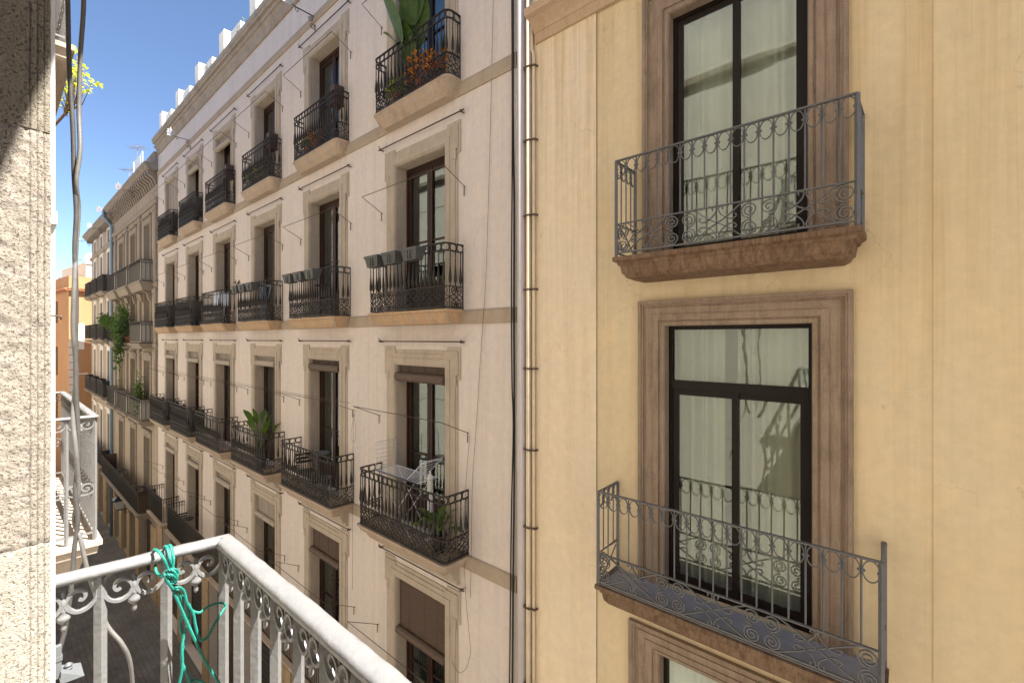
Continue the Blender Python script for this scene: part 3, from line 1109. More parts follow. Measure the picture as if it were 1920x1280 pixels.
# ================================================================== OCHRE BUILDING
XB0, XB1 = -4.24, 9.0
bB = thing('apartment_building', 'yellow ochre plastered building with brown stone window surrounds, nearest across the street', 'building', (1.5, D, -G))
OB = [(-2.165, -0.695, -2.90, 0.16), (-2.113, -0.73, 0.934, 3.78), (-2.23, -0.66, -6.85, -3.706), (-2.113, -0.73, 4.9, 7.6), (-2.2, -0.6, -11.6, -8.2)]
m = MB()
sh = 0.014
wall_front(m, -3.07, 0.15, -G, 9.2, OB, D, 0.12)
wall_front(m, 0.15, XB1, -G, 9.2, [], D - 0.008, 0.1)
m.quad((-3.07, D - sh, -G), (-3.07, D, -G), (-3.07, D, 9.2), (-3.07, D - sh, 9.2))
m.quad((0.15, D - 0.008, -G), (0.15, D, -G), (0.15, D, 9.2), (0.15, D - 0.008, 9.2))
body(m, XB0, XB1, D, D + 11, -G, 9.2)
for zz in (-7.0, -3.1, 0.7, 4.7):
    m.quad((XB0, D + 0.6, zz), (XB1, D + 0.6, zz), (XB1, D + 10.9, zz), (XB0, D + 10.9, zz))
part('wall', m, M['stucco_b'], bB)
m = MB()
m.box(XB0, -3.07, D - sh, D + 0.001, -G, 9.2)
part('wall_strip', m, M['stucco_b2'], bB)
m = MB()
m.profile_x([(4.24, 0.0), (4.24, 0.035), (4.365, 0.045), (4.37, 0.06), (4.41, 0.085), (4.45, 0.13), (4.49, 0.20), (4.505, 0.27), (4.53, 0.285), (4.60, 0.29), (4.60, 0.0)], -4.06, XB1, -1, D - sh)
part('cornice', m, M['cornice_b'], bB)


def surround_b(o, bw, tw):
    """moulded architrave round opening o=(xa,xb,za,zb); bw side width, tw top width"""
    mb = MB()
    a, b, c, d = o
    steps = [(0.0, 1.0, 0.030), (0.07, 0.93, 0.048), (0.16, 0.62, 0.036), (0.0, 0.0, 0.0)]
    def U(i0, i1, y0, y1):
        # ring between inner offset i0 and outer offset i1 (fractions of the width)
        xi0, xi1 = a - bw * i0, b + bw * i0
        xo0, xo1 = a - bw * i1, b + bw * i1
        zi, zo = d + tw * i0, d + tw * i1
        mb.prism([(xo0, c), (xi0, c), (xi0, zi), (xi1, zi), (xi1, c), (xo1, c), (xo1, zo), (xo0, zo)], D - y0, D - y1)
    U(0.0, 1.0, 0.020, 0.0)
    U(0.88, 1.0, 0.055, 0.020)
    U(0.80, 0.88, 0.040, 0.020)
    U(0.42, 0.70, 0.032, 0.020)
    U(0.20, 0.42, 0.044, 0.020)
    U(0.0, 0.12, 0.030, 0.020)
    return mb


def b_window(o, transom, first_z, bw, tw, seed):
    a, b, c, d = o
    y0 = D + 0.10; y1 = D + 0.17
    mb = MB()
    fw = 0.055
    mb.box(a, a + fw, y0, y1, c, d); mb.box(b - fw, b, y0, y1, c, d)
    mb.box(a + fw, b - fw, y0, y1, d - 0.055, d); mb.box(a + fw, b - fw, y0, y1, c, c + 0.06)
    top = d - 0.055
    if transom:
        mb.box(a + fw, b - fw, y0 - 0.006, y1, transom - 0.05, transom + 0.05)
        top = transom - 0.05
    w = part('window', mb, M['bframe'], bB)
    mid = (a + b) / 2
    gl = []
    for k, (xa, xb, yo) in enumerate(((a + fw + 0.004, mid + 0.04, 0.012), (mid - 0.035, b - fw - 0.004, 0.034))):
        sb = MB(); st = 0.07
        ya, yb_ = y0 + yo, y0 + yo + 0.02
        sb.box(xa, xa + st, ya, yb_, c + 0.065, top - 0.003); sb.box(xb - st, xb, ya, yb_, c + 0.065, top - 0.003)
        sb.box(xa + st, xb - st, ya, yb_, top - st, top - 0.003); sb.box(xa + st, xb - st, ya, yb_, c + 0.065, c + 0.065 + st * 1.2)
        part('sash', sb, M['bframe'], w)
        g = MB(); g.box(xa + st, xb - st, ya + 0.006, ya + 0.011, c + 0.065 + st * 1.2, top - st)
        part('glass', g, M['glass_b'], w)
    if transom:
        g = MB(); g.box(a + fw, b - fw, y0 + 0.03, y0 + 0.036, transom + 0.05, d - 0.055)
        part('glass', g, M['glass_b'], w)
    part('surround', surround_b(o, bw, tw), M['surround_b'], w)
    rv = MB()
    t = 0.01
    rv.box(a, a + t, D - 0.02, y0, c, d); rv.box(b - t, b, D - 0.02, y0, c, d); rv.box(a + t, b - t, D - 0.02, y0, d - t, d)
    part('reveal', rv, M['surround_b'], w)
    for k, (xa, xb) in enumerate(((a + 0.03, mid - 0.06 - 0.1 * (seed % 2)), (mid - 0.02, b - 0.03))):
        hw = (xb - xa) / 2
        part('curtain', curtain_mb(hw, c + 0.03, d - 0.04, D + 0.34 + 0.03 * k, seed + k, 0.085, 0, 0.16)(), M['curtain_b'], w, ((xa + xb) / 2, 0, 0))
    return w


b_window(OB[0], -0.535, 0, 0.31, 0.29, 1)
b_window(OB[1], None, 0, 0.31, 0.31, 2)
b_window(OB[2], -4.35, 0, 0.37, 0.27, 3)
b_window(OB[3], None, 0, 0.31, 0.31, 4)
b_window(OB[4], None, 0, 0.31, 0.31, 5)


def b_balcony(xc, z, half, v, blue):
    pos = Vector((xc, D, z))
    mb = MB()
    frusta(mb, [(0.0, half + 0.035, v + 0.03), (-0.045, half + 0.035, v + 0.03), (-0.055, half + 0.02, v + 0.015), (-0.065, half - 0.0, v - 0.01), (-0.095, half - 0.01, v - 0.02),
                (-0.10, half - 0.03, v - 0.03), (-0.19, half - 0.045, v - 0.05), (-0.20, half - 0.065, v - 0.06), (-0.235, half - 0.08, v - 0.09), (-0.26, half - 0.13, v - 0.2)])
    s = part('balcony', mb, M['slab_b'], bB, pos)
    if blue:
        fb = MB(); fb.box(-half + 0.02, half - 0.02, -v + 0.01, -0.005, 0.004, 0.012)
        part('floor_sheet', fb, M['sheet_grey'], s, pos)
    P = Path(half, v)
    H = 1.10; HL = 0.375
    hb = MB(); P.rail(hb, H, 0.017, 0.007); part('handrail', hb, M['iron_grey'], s, pos)
    lb = MB(); P.rail(lb, HL, 0.015, 0.006); P.rail(lb, 0.045, 0.012, 0.008)
    part('lower_rail', lb, M['iron_grey'], s, pos)
    sides = [(0.0, v, 4), (v, v + 2 * half, 18 if half < 1.2 else 20), (v + 2 * half, P.L, 4)]
    for (d0, d1, n) in sides:
        for i in range(n + 1):
            if d0 > 0 and i == 0: continue
            d = d0 + (d1 - d0) * i / n
            q = P.at(d)
            corner = i in (0, n)
            r = 0.015 if corner else 0.006
            b_ = MB(); b_.tube([(0, 0, 0.0 if corner else HL), (0, 0, H)], r, n=4)
            part('bar', b_, M['iron_grey'], s, pos + q)
        w = (d1 - d0) / n
        for i in range(n):
            c = d0 + (i + 0.5) * w
            lp = MB()
            P.curve(lp, [(c + w * 0.43 * math.cos(a), H - 0.098 + 0.088 * math.sin(a)) for a in [k * math.pi / 12 for k in range(25)]], 0.0036, 0.008)
            for sx in (-1, 1):
                q = P.at(c + sx * (w / 2 - 0.017), H - 0.10)
                lp.ball(q, 0.013, 6, 5)
                nn = P.at(c + sx * (w / 2), H - 0.10)
                lp.tube([q, nn], 0.004, n=4)
            part('loop', lp, M['iron_grey'], s, pos)
    # scroll panel: groups of four spirals joined by crossing bars
    pb = MB()
    F0 = v; per = 2 * half / 3
    def grp(c, halfg=0):
        for sx in (-1, 1):
            if halfg and sx != halfg: continue
            for sz in (-1, 1):
                P.curve(pb, spiral(c + sx * 0.082, 0.205 + sz * 0.082, 0.074, 0.012, 2.1, math.pi / 2 * (1 + sz) if 0 else (-sz * math.pi / 2), sx * sz * 1, 34), 0.0052, 0.009)
    for g in range(4):
        grp(F0 + g * per, 1 if g == 0 else (-1 if g == 3 else 0))
    for g in range(3):
        a0 = F0 + g * per; mm = a0 + per / 2
        q = per / 2
        for sz in (-1, 1):
            zc = 0.21
            P.curve(pb, smooth([(a0 + 0.082, zc - sz * 0.155), (a0 + 0.15, zc - sz * 0.15), (mm - 0.08, zc - sz * 0.045), (mm + 0.08, zc + sz * 0.045), (a0 + per - 0.15, zc + sz * 0.15), (a0 + per - 0.082, zc + sz * 0.155)], 5), 0.0052, 0.009)
            for sx in (-1, 1):
                # curl on the rail, swinging out and curling again
                P.curve(pb, smooth([(mm + sx * 0.045, zc + sz * 0.125), (mm + sx * 0.052, zc + sz * 0.148), (mm + sx * 0.03, zc + sz * 0.158), (mm + sx * 0.008, zc + sz * 0.14), (mm + sx * 0.03, zc + sz * 0.085), (mm + sx * 0.10, zc + sz * 0.03),
                                    (mm + sx * 0.16, zc + sz * 0.028), (mm + sx * 0.175, zc + sz * 0.055), (mm + sx * 0.155, zc + sz * 0.068)], 5), 0.0048, 0.009)
    part('scroll_panel', pb, M['iron_grey'], s, pos)
    for sx, d0 in ((1, 0.0), (-1, v + 2 * half)):
        sp = MB()
        for sz in (-1, 1):
            P.curve(sp, spiral(d0 + (v - 0.085 if d0 == 0 else 0.085), 0.205 + sz * 0.082, 0.074, 0.012, 2.1, -sz * math.pi / 2, sz, 30), 0.0032, 0.007)
            P.curve(sp, smooth([(d0 + (v - 0.085 if d0 == 0 else 0.085), 0.21 + sz * 0.155), (d0 + v / 2, 0.21 + sz * 0.05), (d0 + (0.05 if d0 == 0 else v - 0.05), 0.21 - sz * 0.12)], 5), 0.0032, 0.007)
        part('scroll_panel', sp, M['iron_grey'], s, pos)
    return s


b_balcony(-1.43, 0.934, 1.105, 0.48, False)
b_balcony(-1.47, -2.90, 1.30, 0.48, True)

# painted pipes with clamps
for (x, r, top) in ((-4.16, 0.036, 9.2), (-4.075, 0.022, 4.1)):
    m = MB()
    if top > 5: m.tube([(x, D - 0.075, -G), (x, D - 0.075, top)], r, n=12)
    else: m.tube([(x, D - 0.06, -G), (x, D - 0.06, top), (x - 0.035, D - 0.06, top + 0.07), (x - 0.035, D - 0.06, 4.8)], r, n=10)
    pp = part('drainpipe', m, M['pipe_b'], bB)
m = MB()
for z in (3.92, 2.86, 1.78, 0.71, -0.43, -1.60, -2.72, -3.88, -5.0):
    m = MB()
    m.tube([(-4.22, D - 0.02, z), (-4.215, D - 0.115, z), (-4.11, D - 0.118, z), (-4.105, D - 0.09, z), (-4.04, D - 0.088, z), (-4.03, D - 0.02, z)], 0.008, 0.012, (0, 0, 1), 4)
    part('pipe_clamp', m, M['rod'], bB)

# ================================================================== GREY CREAM BUILDING further down
XC0, XC1 = -38.6, XA0 - 0.02
bC = thing('apartment_building', 'older grey-beige building with bracketed cornice, grey screened balconies and a big hanging plant', 'building', (-32.7, D, -G))
CC = [-28.9, -32.35, -35.8]
RC = [(2.75, 3.0), (-0.22, 2.55), (-3.95, 2.85), (-8.25, 3.3)]
ops = [(x - 0.6, x + 0.6, z, z + h) for z, h in RC for x in CC]
GC = [(-38.0, -36.4), (-35.6, -34.0), (-33.2, -31.6), (-30.8, -28.0)]
ops += [(a, b, -G + 0.02, -9.0) for a, b in GC]
m = MB(); wall_front(m, XC0, XC1, -G, 8.7, ops, D, 0.35)
body(m, XC0, XC1, D, D + 11, -G, 8.1)
for zz in (-8.3, -4.1, -0.4, 2.6):
    m.quad((XC0, D + 0.5, zz), (XC1, D + 0.5, zz), (XC1, D + 10.9, zz), (XC0, D + 10.9, zz))
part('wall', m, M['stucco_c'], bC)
m = MB()
m.profile_x([(7.95, 0), (7.95, 0.3), (8.0, 0.42), (8.1, 0.45), (8.16, 0.52), (8.25, 0.54), (8.28, 0.15), (8.7, 0.12), (8.76, 0.16), (8.82, 0.16), (8.82, 0)], XC0, XC1, -1, D)
part('cornice', m, M['stone_c'], bC)
for i in range(26):
    x = XC0 + 0.25 + i * (XC1 - XC0 - 0.5) / 25
    m = MB()
    m.add([(x - 0.09, D, 7.35), (x - 0.09, D - 0.06, 7.35), (x - 0.09, D - 0.14, 7.6), (x - 0.09, D - 0.36, 7.75), (x - 0.09, D - 0.38, 7.95), (x - 0.09, D, 7.95),
           (x + 0.09, D, 7.35), (x + 0.09, D - 0.06, 7.35), (x + 0.09, D - 0.14, 7.6), (x + 0.09, D - 0.36, 7.75), (x + 0.09, D - 0.38, 7.95), (x + 0.09, D, 7.95)],
          [(0, 1, 2, 3, 4, 5), (11, 10, 9, 8, 7, 6), (0, 6, 7, 1), (1, 7, 8, 2), (2, 8, 9, 3), (3, 9, 10, 4), (4, 10, 11, 5)])
    part('cornice_bracket', m, M['stone_c'], bC)
for z0, z1, v in ((6.45, 6.68, 0.12), (-0.42, -0.22, 0.1), (2.5, 2.72, 0.06), (-8.7, -8.35, 0.12)):
    m = MB(); m.profile_x([(z0, 0), (z0, v * 0.6), ((z0 + z1) / 2, v), (z1, v), (z1, 0)], XC0, XC1, -1, D)
    part('string_course', m, M['stone_c'], bC)
for i, x in enumerate([-27.15, -30.62, -34.07, -37.7]):
    for z0, z1 in ((2.75, 6.4), (-0.2, 2.45), (-4.0, -0.5)):
        m = MB(); m.box(x - 0.28, x + 0.28, D - 0.07, D, z0, z1); m.box(x - 0.33, x + 0.33, D - 0.11, D - 0.0, z1 - 0.28, z1 - 0.08); m.box(x - 0.2, x + 0.2, D - 0.09, D - 0.07, z0 + 0.3, z1 - 0.4)
        part('pilaster', m, M['stone_c'], bC)


def plain_frame(w, h):
    def f():
        mb = MB()
        mb.box(-w, -w + 0.06, 0.28, 0.34, 0, h); mb.box(w - 0.06, w, 0.28, 0.34, 0, h); mb.box(-w, w, 0.281, 0.339, h - 0.09, h)
        mb.box(-0.045, 0.045, 0.285, 0.335, 0, h - 0.09); mb.box(-w + 0.06, -0.045, 0.285, 0.335, 0, 0.6); mb.box(0.045, w - 0.06, 0.285, 0.335, 0, 0.6)
        return mb
    return f


def plain_glass(w, h):
    def f():
        mb = MB(); mb.box(-w + 0.06, -0.046, 0.305, 0.311, 0.6, h - 0.09); mb.box(0.046, w - 0.06, 0.305, 0.311, 0.6, h - 0.09)
        return mb
    return f


def plain_surround(w, h, o=0.26):
    def f():
        mb = MB()
        mb.prism([(-w - o, 0), (-w, 0), (-w, h), (w, h), (w, 0), (w + o, 0), (w + o, h + o + 0.05), (-w - o, h + o + 0.05)], -0.04, 0)
        mb.prism([(-w - 0.12, 0), (-w - 0.03, 0), (-w - 0.03, h + 0.03), (w + 0.03, h + 0.03), (w + 0.03, 0), (w + 0.12, 0), (w + 0.12, h + 0.12), (-w - 0.12, h + 0.12)], -0.055, -0.04)
        mb.box(-w - o - 0.04, w + o + 0.04, -0.13, 0, h + o + 0.06, h + o + 0.16)
        return mb
    return f


def plain_window(parent, x, y, z, w, h, mat, frame='wood', cur=True):
    pos = (x, y, z); k = '%.2f%.2f' % (w, h)
    s = part('window', plain_frame(w, h), M[frame], parent, pos, 'pf' + k + frame)
    part('surround', plain_surround(w, h), M[mat], s, pos, 'ps' + k + mat)
    part('glass', plain_glass(w, h), M['glass'], s, pos, 'pg' + k)
    if cur: part('curtain', curtain_mb(w - 0.05, 0.02, h - 0.1, 0.45, 1, gap=0.2), M['curtain'], s, pos, 'pc' + k)
    return s


def screened_balcony(parent, x, z, half, v, scr, th=0.22, slabm='stone_c', h=1.05, gap=0.1):
    pos = (x, D, z)
    k = '%.2f%.2f%.2f' % (half, v, th)
    s = part('balcony', lambda: flat_slab(half, v, th), M[slabm], parent, pos, 'fs' + k + slabm)
    part('railing', lambda: bar_railing(half, v - 0.03, h, gap), M['iron'], s, pos, 'br' + k)
    if scr:
        def f():
            mb = MB(); P = Path(half - 0.02, v - 0.055)
            mb.tube([q + Vector((0, 0, h * 0.52)) for q in P.p], 0.004, h * 0.47, (0, 0, 1), 4)
            return mb
        part('privacy_screen', f, M[scr], s, pos, 'ss' + k + scr)
    return s


for r, (z, h) in enumerate(RC):
    for i, x in enumerate(CC):
        plain_window(bC, x, D, z, 0.6, h, 'stone_c', cur=(i + r) % 2 == 0)
        if r < 3:
            scr = 'screen_g' if r in (0, 2) else ('screen_g' if i == 0 else None)
            screened_balcony(bC, x, z, 1.35, 0.55, scr, 0.4 if r == 0 else 0.26, gap=0.16)
            if r == 0:
                for sx in (-0.8, 0.8):
                    m = MB()
                    m.add([(x + sx - 0.1, D, z - 0.95), (x + sx - 0.1, D - 0.12, z - 0.85), (x + sx - 0.1, D - 0.2, z - 0.5), (x + sx - 0.1, D - 0.42, z - 0.4), (x + sx - 0.1, D, z - 0.4),
                           (x + sx + 0.1, D, z - 0.95), (x + sx + 0.1, D - 0.12, z - 0.85), (x + sx + 0.1, D - 0.2, z - 0.5), (x + sx + 0.1, D - 0.42, z - 0.4), (x + sx + 0.1, D, z - 0.4)],
                          [(0, 1, 2, 3, 4), (9, 8, 7, 6, 5), (0, 5, 6, 1), (1, 6, 7, 2), (2, 7, 8, 3), (3, 8, 9, 4)])
                    part('balcony_bracket', m, M['stone_c'], bC)
screened_balcony(bC, -32.4, -8.25, 5.2, 0.72, 'screen_b', 0.3)
edges = [XC0] + [v for p in GC for v in p] + [XC1]
for i in range(0, len(edges), 2):
    m = MB(); z = -G
    while z < -9.1:
        m.box(edges[i], edges[i + 1], D - 0.06, D, z + 0.015, min(z + 0.5, -9.05)); z += 0.51
    part('pilaster', m, M['ground_stone'], bC)
for i, (a, b) in enumerate(GC):
    m = MB(); m.box(a, b, D + 0.3, D + 0.36, -G + 0.02, -9.0)
    part('shop_shutter', m, M['screen'], bC)
m = MB()
m.tube([(XC0 + 0.1, D - 0.5, 8.3), (XC0 + 0.1, D - 0.5, 7.7), (XC0 + 0.1, D - 0.12, 7.2), (XC0 + 0.1, D - 0.12, -G)], 0.085, n=10)
part('downpipe', m, M['pipe_z'], bC)

# ================================================================== PALE BUILDING at the crossing
XD0, XD1 = -48.3, XC0 - 0.02
bD = thing('apartment_building', 'pale narrow-windowed building with dark balconies at the street crossing, beyond the grey-beige one', 'building', (-43.4, D, -G))
CD = [-40.3, -43.3, -46.3]
RD = [(3.1, 2.7), (-0.05, 2.6), (-3.8, 3.0), (-8.2, 3.2)]
ops = [(x - 0.5, x + 0.5, z, z + h) for z, h in RD for x in CD] + [(x - 0.45, x + 0.45, 6.5, 7.3) for x in CD]
GD = [(-47.6, -45.6), (-44.4, -42.4), (-41.2, -39.4)]
ops += [(a, b, -G + 0.02, -9.0) for a, b in GD]
m = MB(); wall_front(m, XD0, XD1, -G, 8.3, ops, D, 0.35)
body(m, XD0, XD1, D, D + 11, -G, 8.3)
for zz in (-8.3, -4.0, -0.2, 2.9):
    m.quad((XD0, D + 0.5, zz), (XD1, D + 0.5, zz), (XD1, D + 10.9, zz), (XD0, D + 10.9, zz))
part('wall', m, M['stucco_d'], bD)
m = MB()
m.profile_x([(7.65, 0), (7.65, 0.3), (7.75, 0.4), (7.9, 0.5), (8.0, 0.52), (8.02, 0.1), (8.35, 0.08), (8.4, 0.14), (8.45, 0.0)], XD0 - 0.35, XD1, -1, D)
part('cornice', m, M['stone_c'], bD)
for i in range(20):
    x = XD0 + 0.2 + i * (XD1 - XD0 - 0.4) / 19
    m = MB(); m.box(x - 0.07, x + 0.07, D - 0.3, D, 7.4, 7.65); part('cornice_bracket', m, M['stone_c'], bD)
for z0, z1, v in ((6.05, 6.25, 0.14), (2.9, 3.08, 0.08), (-0.3, -0.08, 0.12), (-4.05, -3.82, 0.12), (-8.5, -8.25, 0.12)):
    m = MB(); m.profile_x([(z0, 0), (z0, v * 0.6), ((z0 + z1) / 2, v), (z1, v), (z1, 0)], XD0 - 0.05, XD1, -1, D)
    part('string_course', m, M['stone_c'], bD)
for r, (z, h) in enumerate(RD):
    for i, x in enumerate(CD):
        plain_window(bD, x, D, z, 0.5, h, 'stucco_w', cur=(i + r) % 2 == 0)
        if r < 3: screened_balcony(bD, x, z, 1.15, 0.5, 'screen', 0.2)
for x in CD: plain_window(bD, x, D, 6.5, 0.45, 0.8, 'stucco_w', cur=False)
screened_balcony(bD, -43.4, -8.2, 4.6, 0.6, 'screen', 0.25)
edges = [XD0] + [v for p in GD for v in p] + [XD1]
for i in range(0, len(edges), 2):
    m = MB(); z = -G
    while z < -9.1:
        m.box(edges[i], edges[i + 1], D - 0.06, D, z + 0.015, min(z + 0.5, -9.05)); z += 0.51
    part('pilaster', m, M['ground_stone'], bD)
for x in (-30.2, -36.4):
    s = part('scroll_bracket', scroll_bracket, M['iron'], bC, (x, D - 0.3, 7.6), 'scb')
    part('crest', bracket_crest, M['gold'], s, (x, D - 0.3, 7.6), 'scd')
for x in (-40.5, -46.5):
    s = part('scroll_bracket', scroll_bracket, M['iron'], bD, (x, D - 0.3, 7.3), 'scb')
    part('crest', bracket_crest, M['white_metal'], s, (x, D - 0.3, 7.3), 'scc')

# ================================================================== ORANGE BUILDING closing the view
EC = Vector((-52.6, 4.26, 0))
bE = thing('apartment_building', 'orange building with tiled eaves and a white roof terrace at the end of the street', 'building', (EC.x, EC.y, -G))
rz = R(-6.1)
bE_rot = Matrix.Rotation(R(6.1), 4, 'Z')


def e_part(name, mb, mat, parent=None):
    """geometry in the building's own frame: origin at the street corner, x<0 along the street face, y>0 along the lit end face"""
    o = part(name, mb, mat, parent or bE, (EC.x, EC.y, 0))
    if parent is None:
        o.rotation_euler = (0, 0, R(6.1))
    return o


m = MB()
eo = []
for zc in (2.4, -1.6, -5.6):
    for xc in (-4.2, -8.4, -12.6): eo.append((xc - 0.5, xc + 0.5, zc - 1.0 - (0.6 if zc < 2 else 0), zc + 0.9))
wall_front(m, -22, 0, -G, 5.25, eo, 0.0, 0.25)
m.quad((0, 0, -G), (0, 12, -G), (0, 12, 5.25), (0, 0, 5.25))
m.quad((-22, 0, 5.25), (0, 0, 5.25), (0, 12, 5.25), (-22, 12, 5.25))
m.quad((-22, 0, -G), (-22, 12, -G), (-22, 12, 5.25), (-22, 0, 5.25))
m.quad((-22, 12, -G), (0, 12, -G), (0, 12, 5.25), (-22, 12, 5.25))
e_part('wall', m, M['stucco_e'])
m = MB()
m.box(-22, 0.28, -0.28, 0.0, 4.02, 4.1); m.box(0.0, 0.28, 0.0, 12, 4.021, 4.101)
for i in range(110): m.tube([(-22 + i * 0.2, 0.0, 4.24), (-22 + i * 0.2, -0.3, 4.12)], 0.07, n=6)
for i in range(60): m.tube([(0.0, i * 0.2, 4.24), (0.3, i * 0.2, 4.12)], 0.07, n=6)
e_part('eaves', m, M['tile'])
for (a, b, c, d) in eo:
    m = MB(); m.box(a, b, 0.2, 0.24, c, d)
    w = e_part('window', m, M['bframe'])
    s2 = MB(); s2.box(a, a + 0.42, 0.1, 0.14, c, d)
    o = part('shutter', s2, M['screen_b'], w, (EC.x, EC.y, 0))
m = MB()
for k in range(12):
    m.box(0.0, 0.03, 0.0 if k % 2 else 0.0, 0.55 if k % 2 else 0.35, -7.5 + k * 0.62, -6.95 + k * 0.62)
e_part('quoin', m, M['stucco_w'])
for (ya, yb_, z0, z1) in ((0.45, 0.95, -0.9, 1.3), (1.7, 2.3, -3.3, -3.1), (0.5, 1.2, -3.0, -2.9), (2.2, 2.6, -5.0, -4.6), (2.3, 2.7, -5.8, -5.4), (0.5, 1.2, -6.6, -6.4)):
    m = MB(); m.box(0, 0.025, ya, yb_, z0, z1); e_part('wall_patch', m, M['stucco_w'])
m = MB()
m.box(-9, -0.6, 1.2, 9, 5.27, 6.45); m.box(-14, -9.1, 0.5, 9, 5.27, 5.9)
m.box(-9.1, -0.5, 1.1, 9.1, 6.45, 6.53)
e_part('roof_terrace', m, M['stucco_w'])


def dish():
    mb = MB()
    pts = []
    for i in range(7):
        pts.append((0.01 + 0.45 * i / 6, 0.12 * (i / 6) ** 2))
    mb.lathe([(r, h) for r, h in pts] + [(0.45, 0.13)], (0, 0, 0.7), 14, (0.9, -0.4, 0.35))
    mb.tube([(0, 0, 0), (0, 0, 0.7)], 0.03)
    mb.tube([(0, 0, 0.6), (0.4, -0.2, 0.75)], 0.015)
    return mb


p = atX(126, 489, -55)
t = obj('satellite_dish', dish().mesh('satellite_dish', M['white_paint']), None, (p.x, 5.9, 6.5)); tag(t, 'white satellite dish on the roof terrace of the orange building', 'satellite dish')


def aerial(h, n=6, w=0.7):
    mb = MB()
    mb.tube([(0, 0, 0), (0, 0, h)], 0.022)
    mb.tube([(0.5, 0, h - 0.1), (-0.5, 0, h - 0.1)], 0.012, n=4)
    for i in range(n):
        x = -0.45 + i * 0.9 / (n - 1)
        mb.tube([(x, -w / 2, h - 0.1), (x, w / 2, h - 0.1)], 0.008, n=4)
    return mb


for (x, y, z, h, lab) in ((-33.2, 5.5, 8.1, 2.9, 'tall thin television aerial on the grey-beige roof beside the white sheet'), (-36.2, 5.6, 8.1, 2.4, 'television aerial leaning over the corner of the grey-beige roof'),
                          (-35.0, 6.4, 8.1, 2.2, 'television aerial behind the glass roof screen'), (-60, 5.4, 5.3, 2.4, 'small white television aerial on the roof left of the satellite dish'), (-45, 6.5, 8.3, 1.7, 'thin television aerial above the pale building')):
    o = obj('television_aerial', aerial(h).mesh('television_aerial', M['cable_l']), None, (x, y, z)); tag(o, lab, 'aerial', 'aerials on the roofs')
    o.rotation_euler = (0, 0, R((x * 37) % 60))
# glass roof screen, sheet on a line
m = MB()
for i in range(7): m.box(-38.2 + i * 0.9, -38.16 + i * 0.9, 5.8, 5.84, 8.1, 10.1)
m.box(-38.2, -32.7, 5.8, 5.84, 10.1, 10.14)
t = obj('roof_screen', m.mesh('roof_screen', M['grey_light'])); tag(t, 'light metal framed glass screen on the grey-beige roof', 'roof screen')
g = MB(); g.box(-38.15, -32.75, 5.81, 5.82, 8.2, 10.08); part('glass', g, M['glass'], t)
m = MB()
n = 14
vs_ = []; fs = []
for i in range(n + 1):
    for j in range(5):
        vs_.append((-31.6 - i * 0.09, 5.35 + 0.05 * math.sin(i * 0.9 + j * 0.3), 10.0 - j * 0.24))
for i in range(n):
    for j in range(4): fs.append((i * 5 + j, i * 5 + 5 + j, i * 5 + 6 + j, i * 5 + 1 + j))
m.add(vs_, fs, True); m.tube([(-31.0, 5.35, 8.8), (-31.0, 5.35, 10.05)], 0.02); m.tube([(-33.3, 5.35, 8.8), (-33.3, 5.35, 10.05)], 0.02); m.tube([(-31.0, 5.35, 10.0), (-33.3, 5.35, 10.0)], 0.006)
t = obj('hanging_sheet', m.mesh('hanging_sheet', M['white_paint'])); tag(t, 'white sheet drying on a line on the grey-beige roof', 'sheet')

# ================================================================== OUR OWN SIDE OF THE STREET
YF = 0.052
bO = thing('apartment_building', 'building on the near side with a coarse stone door jamb and pale wall', 'building', (-3, 0, -G))
OX = [(-6.7, -5.2), (4.3, 5.8), (9.6, 11.1), (-12.2, -10.7), (-17.7, -16.2), (-23.2, -21.7)]
OZ = [(-1.55, 1.35), (2.2, 4.9), (5.95, 8.3), (-5.4, -2.6), (-9.2, -6.6)]
own_open = (-1.235, 0.35, -1.55, 1.40)
ops = [(a, b, c, d) for a, b in OX for c, d in OZ] + [(-1.2, 0.35, c, d) for c, d in OZ[1:]]
m = MB()
wall_front(m, -62, 16, -G, 9.3, ops + [own_open], YF, 0.3, 1)
# room behind the open door, back and roof
m.quad((-62, -9, -G), (16, -9, -G), (16, -9, 9.3), (-62, -9, 9.3))
m.quad((-62, -9, 9.3), (16, -9, 9.3), (16, YF, 9.3), (-62, YF, 9.3))
m.quad((-62, -9, -G), (-62, YF, -G), (-62, YF, 9.3), (-62, -9, 9.3))
m.quad((16, -9, -G), (16, YF, -G), (16, YF, 9.3), (16, -9, 9.3))
for zz in (-5.5, -1.6, 2.1, 5.85):
    m.quad((-62, -9, zz), (16, -9, zz), (16, YF - 0.3, zz), (-62, YF - 0.3, zz))
part('wall', m, M['stucco_o'], bO)
for a, b in OX + [(-1.2, 0.35)]:
    for c, d in OZ:
        if (a, c) == (-1.2, -1.55): continue
        f = MB()
        for (u, v_) in ((a, a + 0.07), (b - 0.07, b), ((a + b) / 2 - 0.05, (a + b) / 2 + 0.05)): f.box(u, v_, YF - 0.26, YF - 0.2, c, d)
        f.box(a, b, YF - 0.259, YF - 0.201, d - 0.09, d); f.box(a, b, YF - 0.259, YF - 0.201, c, c + 0.5)
        w = part('window', f, M['wood'], bO)
        g = MB(); g.box(a + 0.07, b - 0.07, YF - 0.235, YF - 0.23, c + 0.5, d - 0.09); part('glass', g, M['glass'], w)
        s2 = MB()
        for q0, q1 in ((a - 0.22, a), (b, b + 0.22)): s2.box(q0, q1, YF, YF + 0.022, c, d + 0.22)
        s2.box(a, b, YF, YF + 0.022, d, d + 0.22)
        part('surround', s2, M['surround_a'], w)
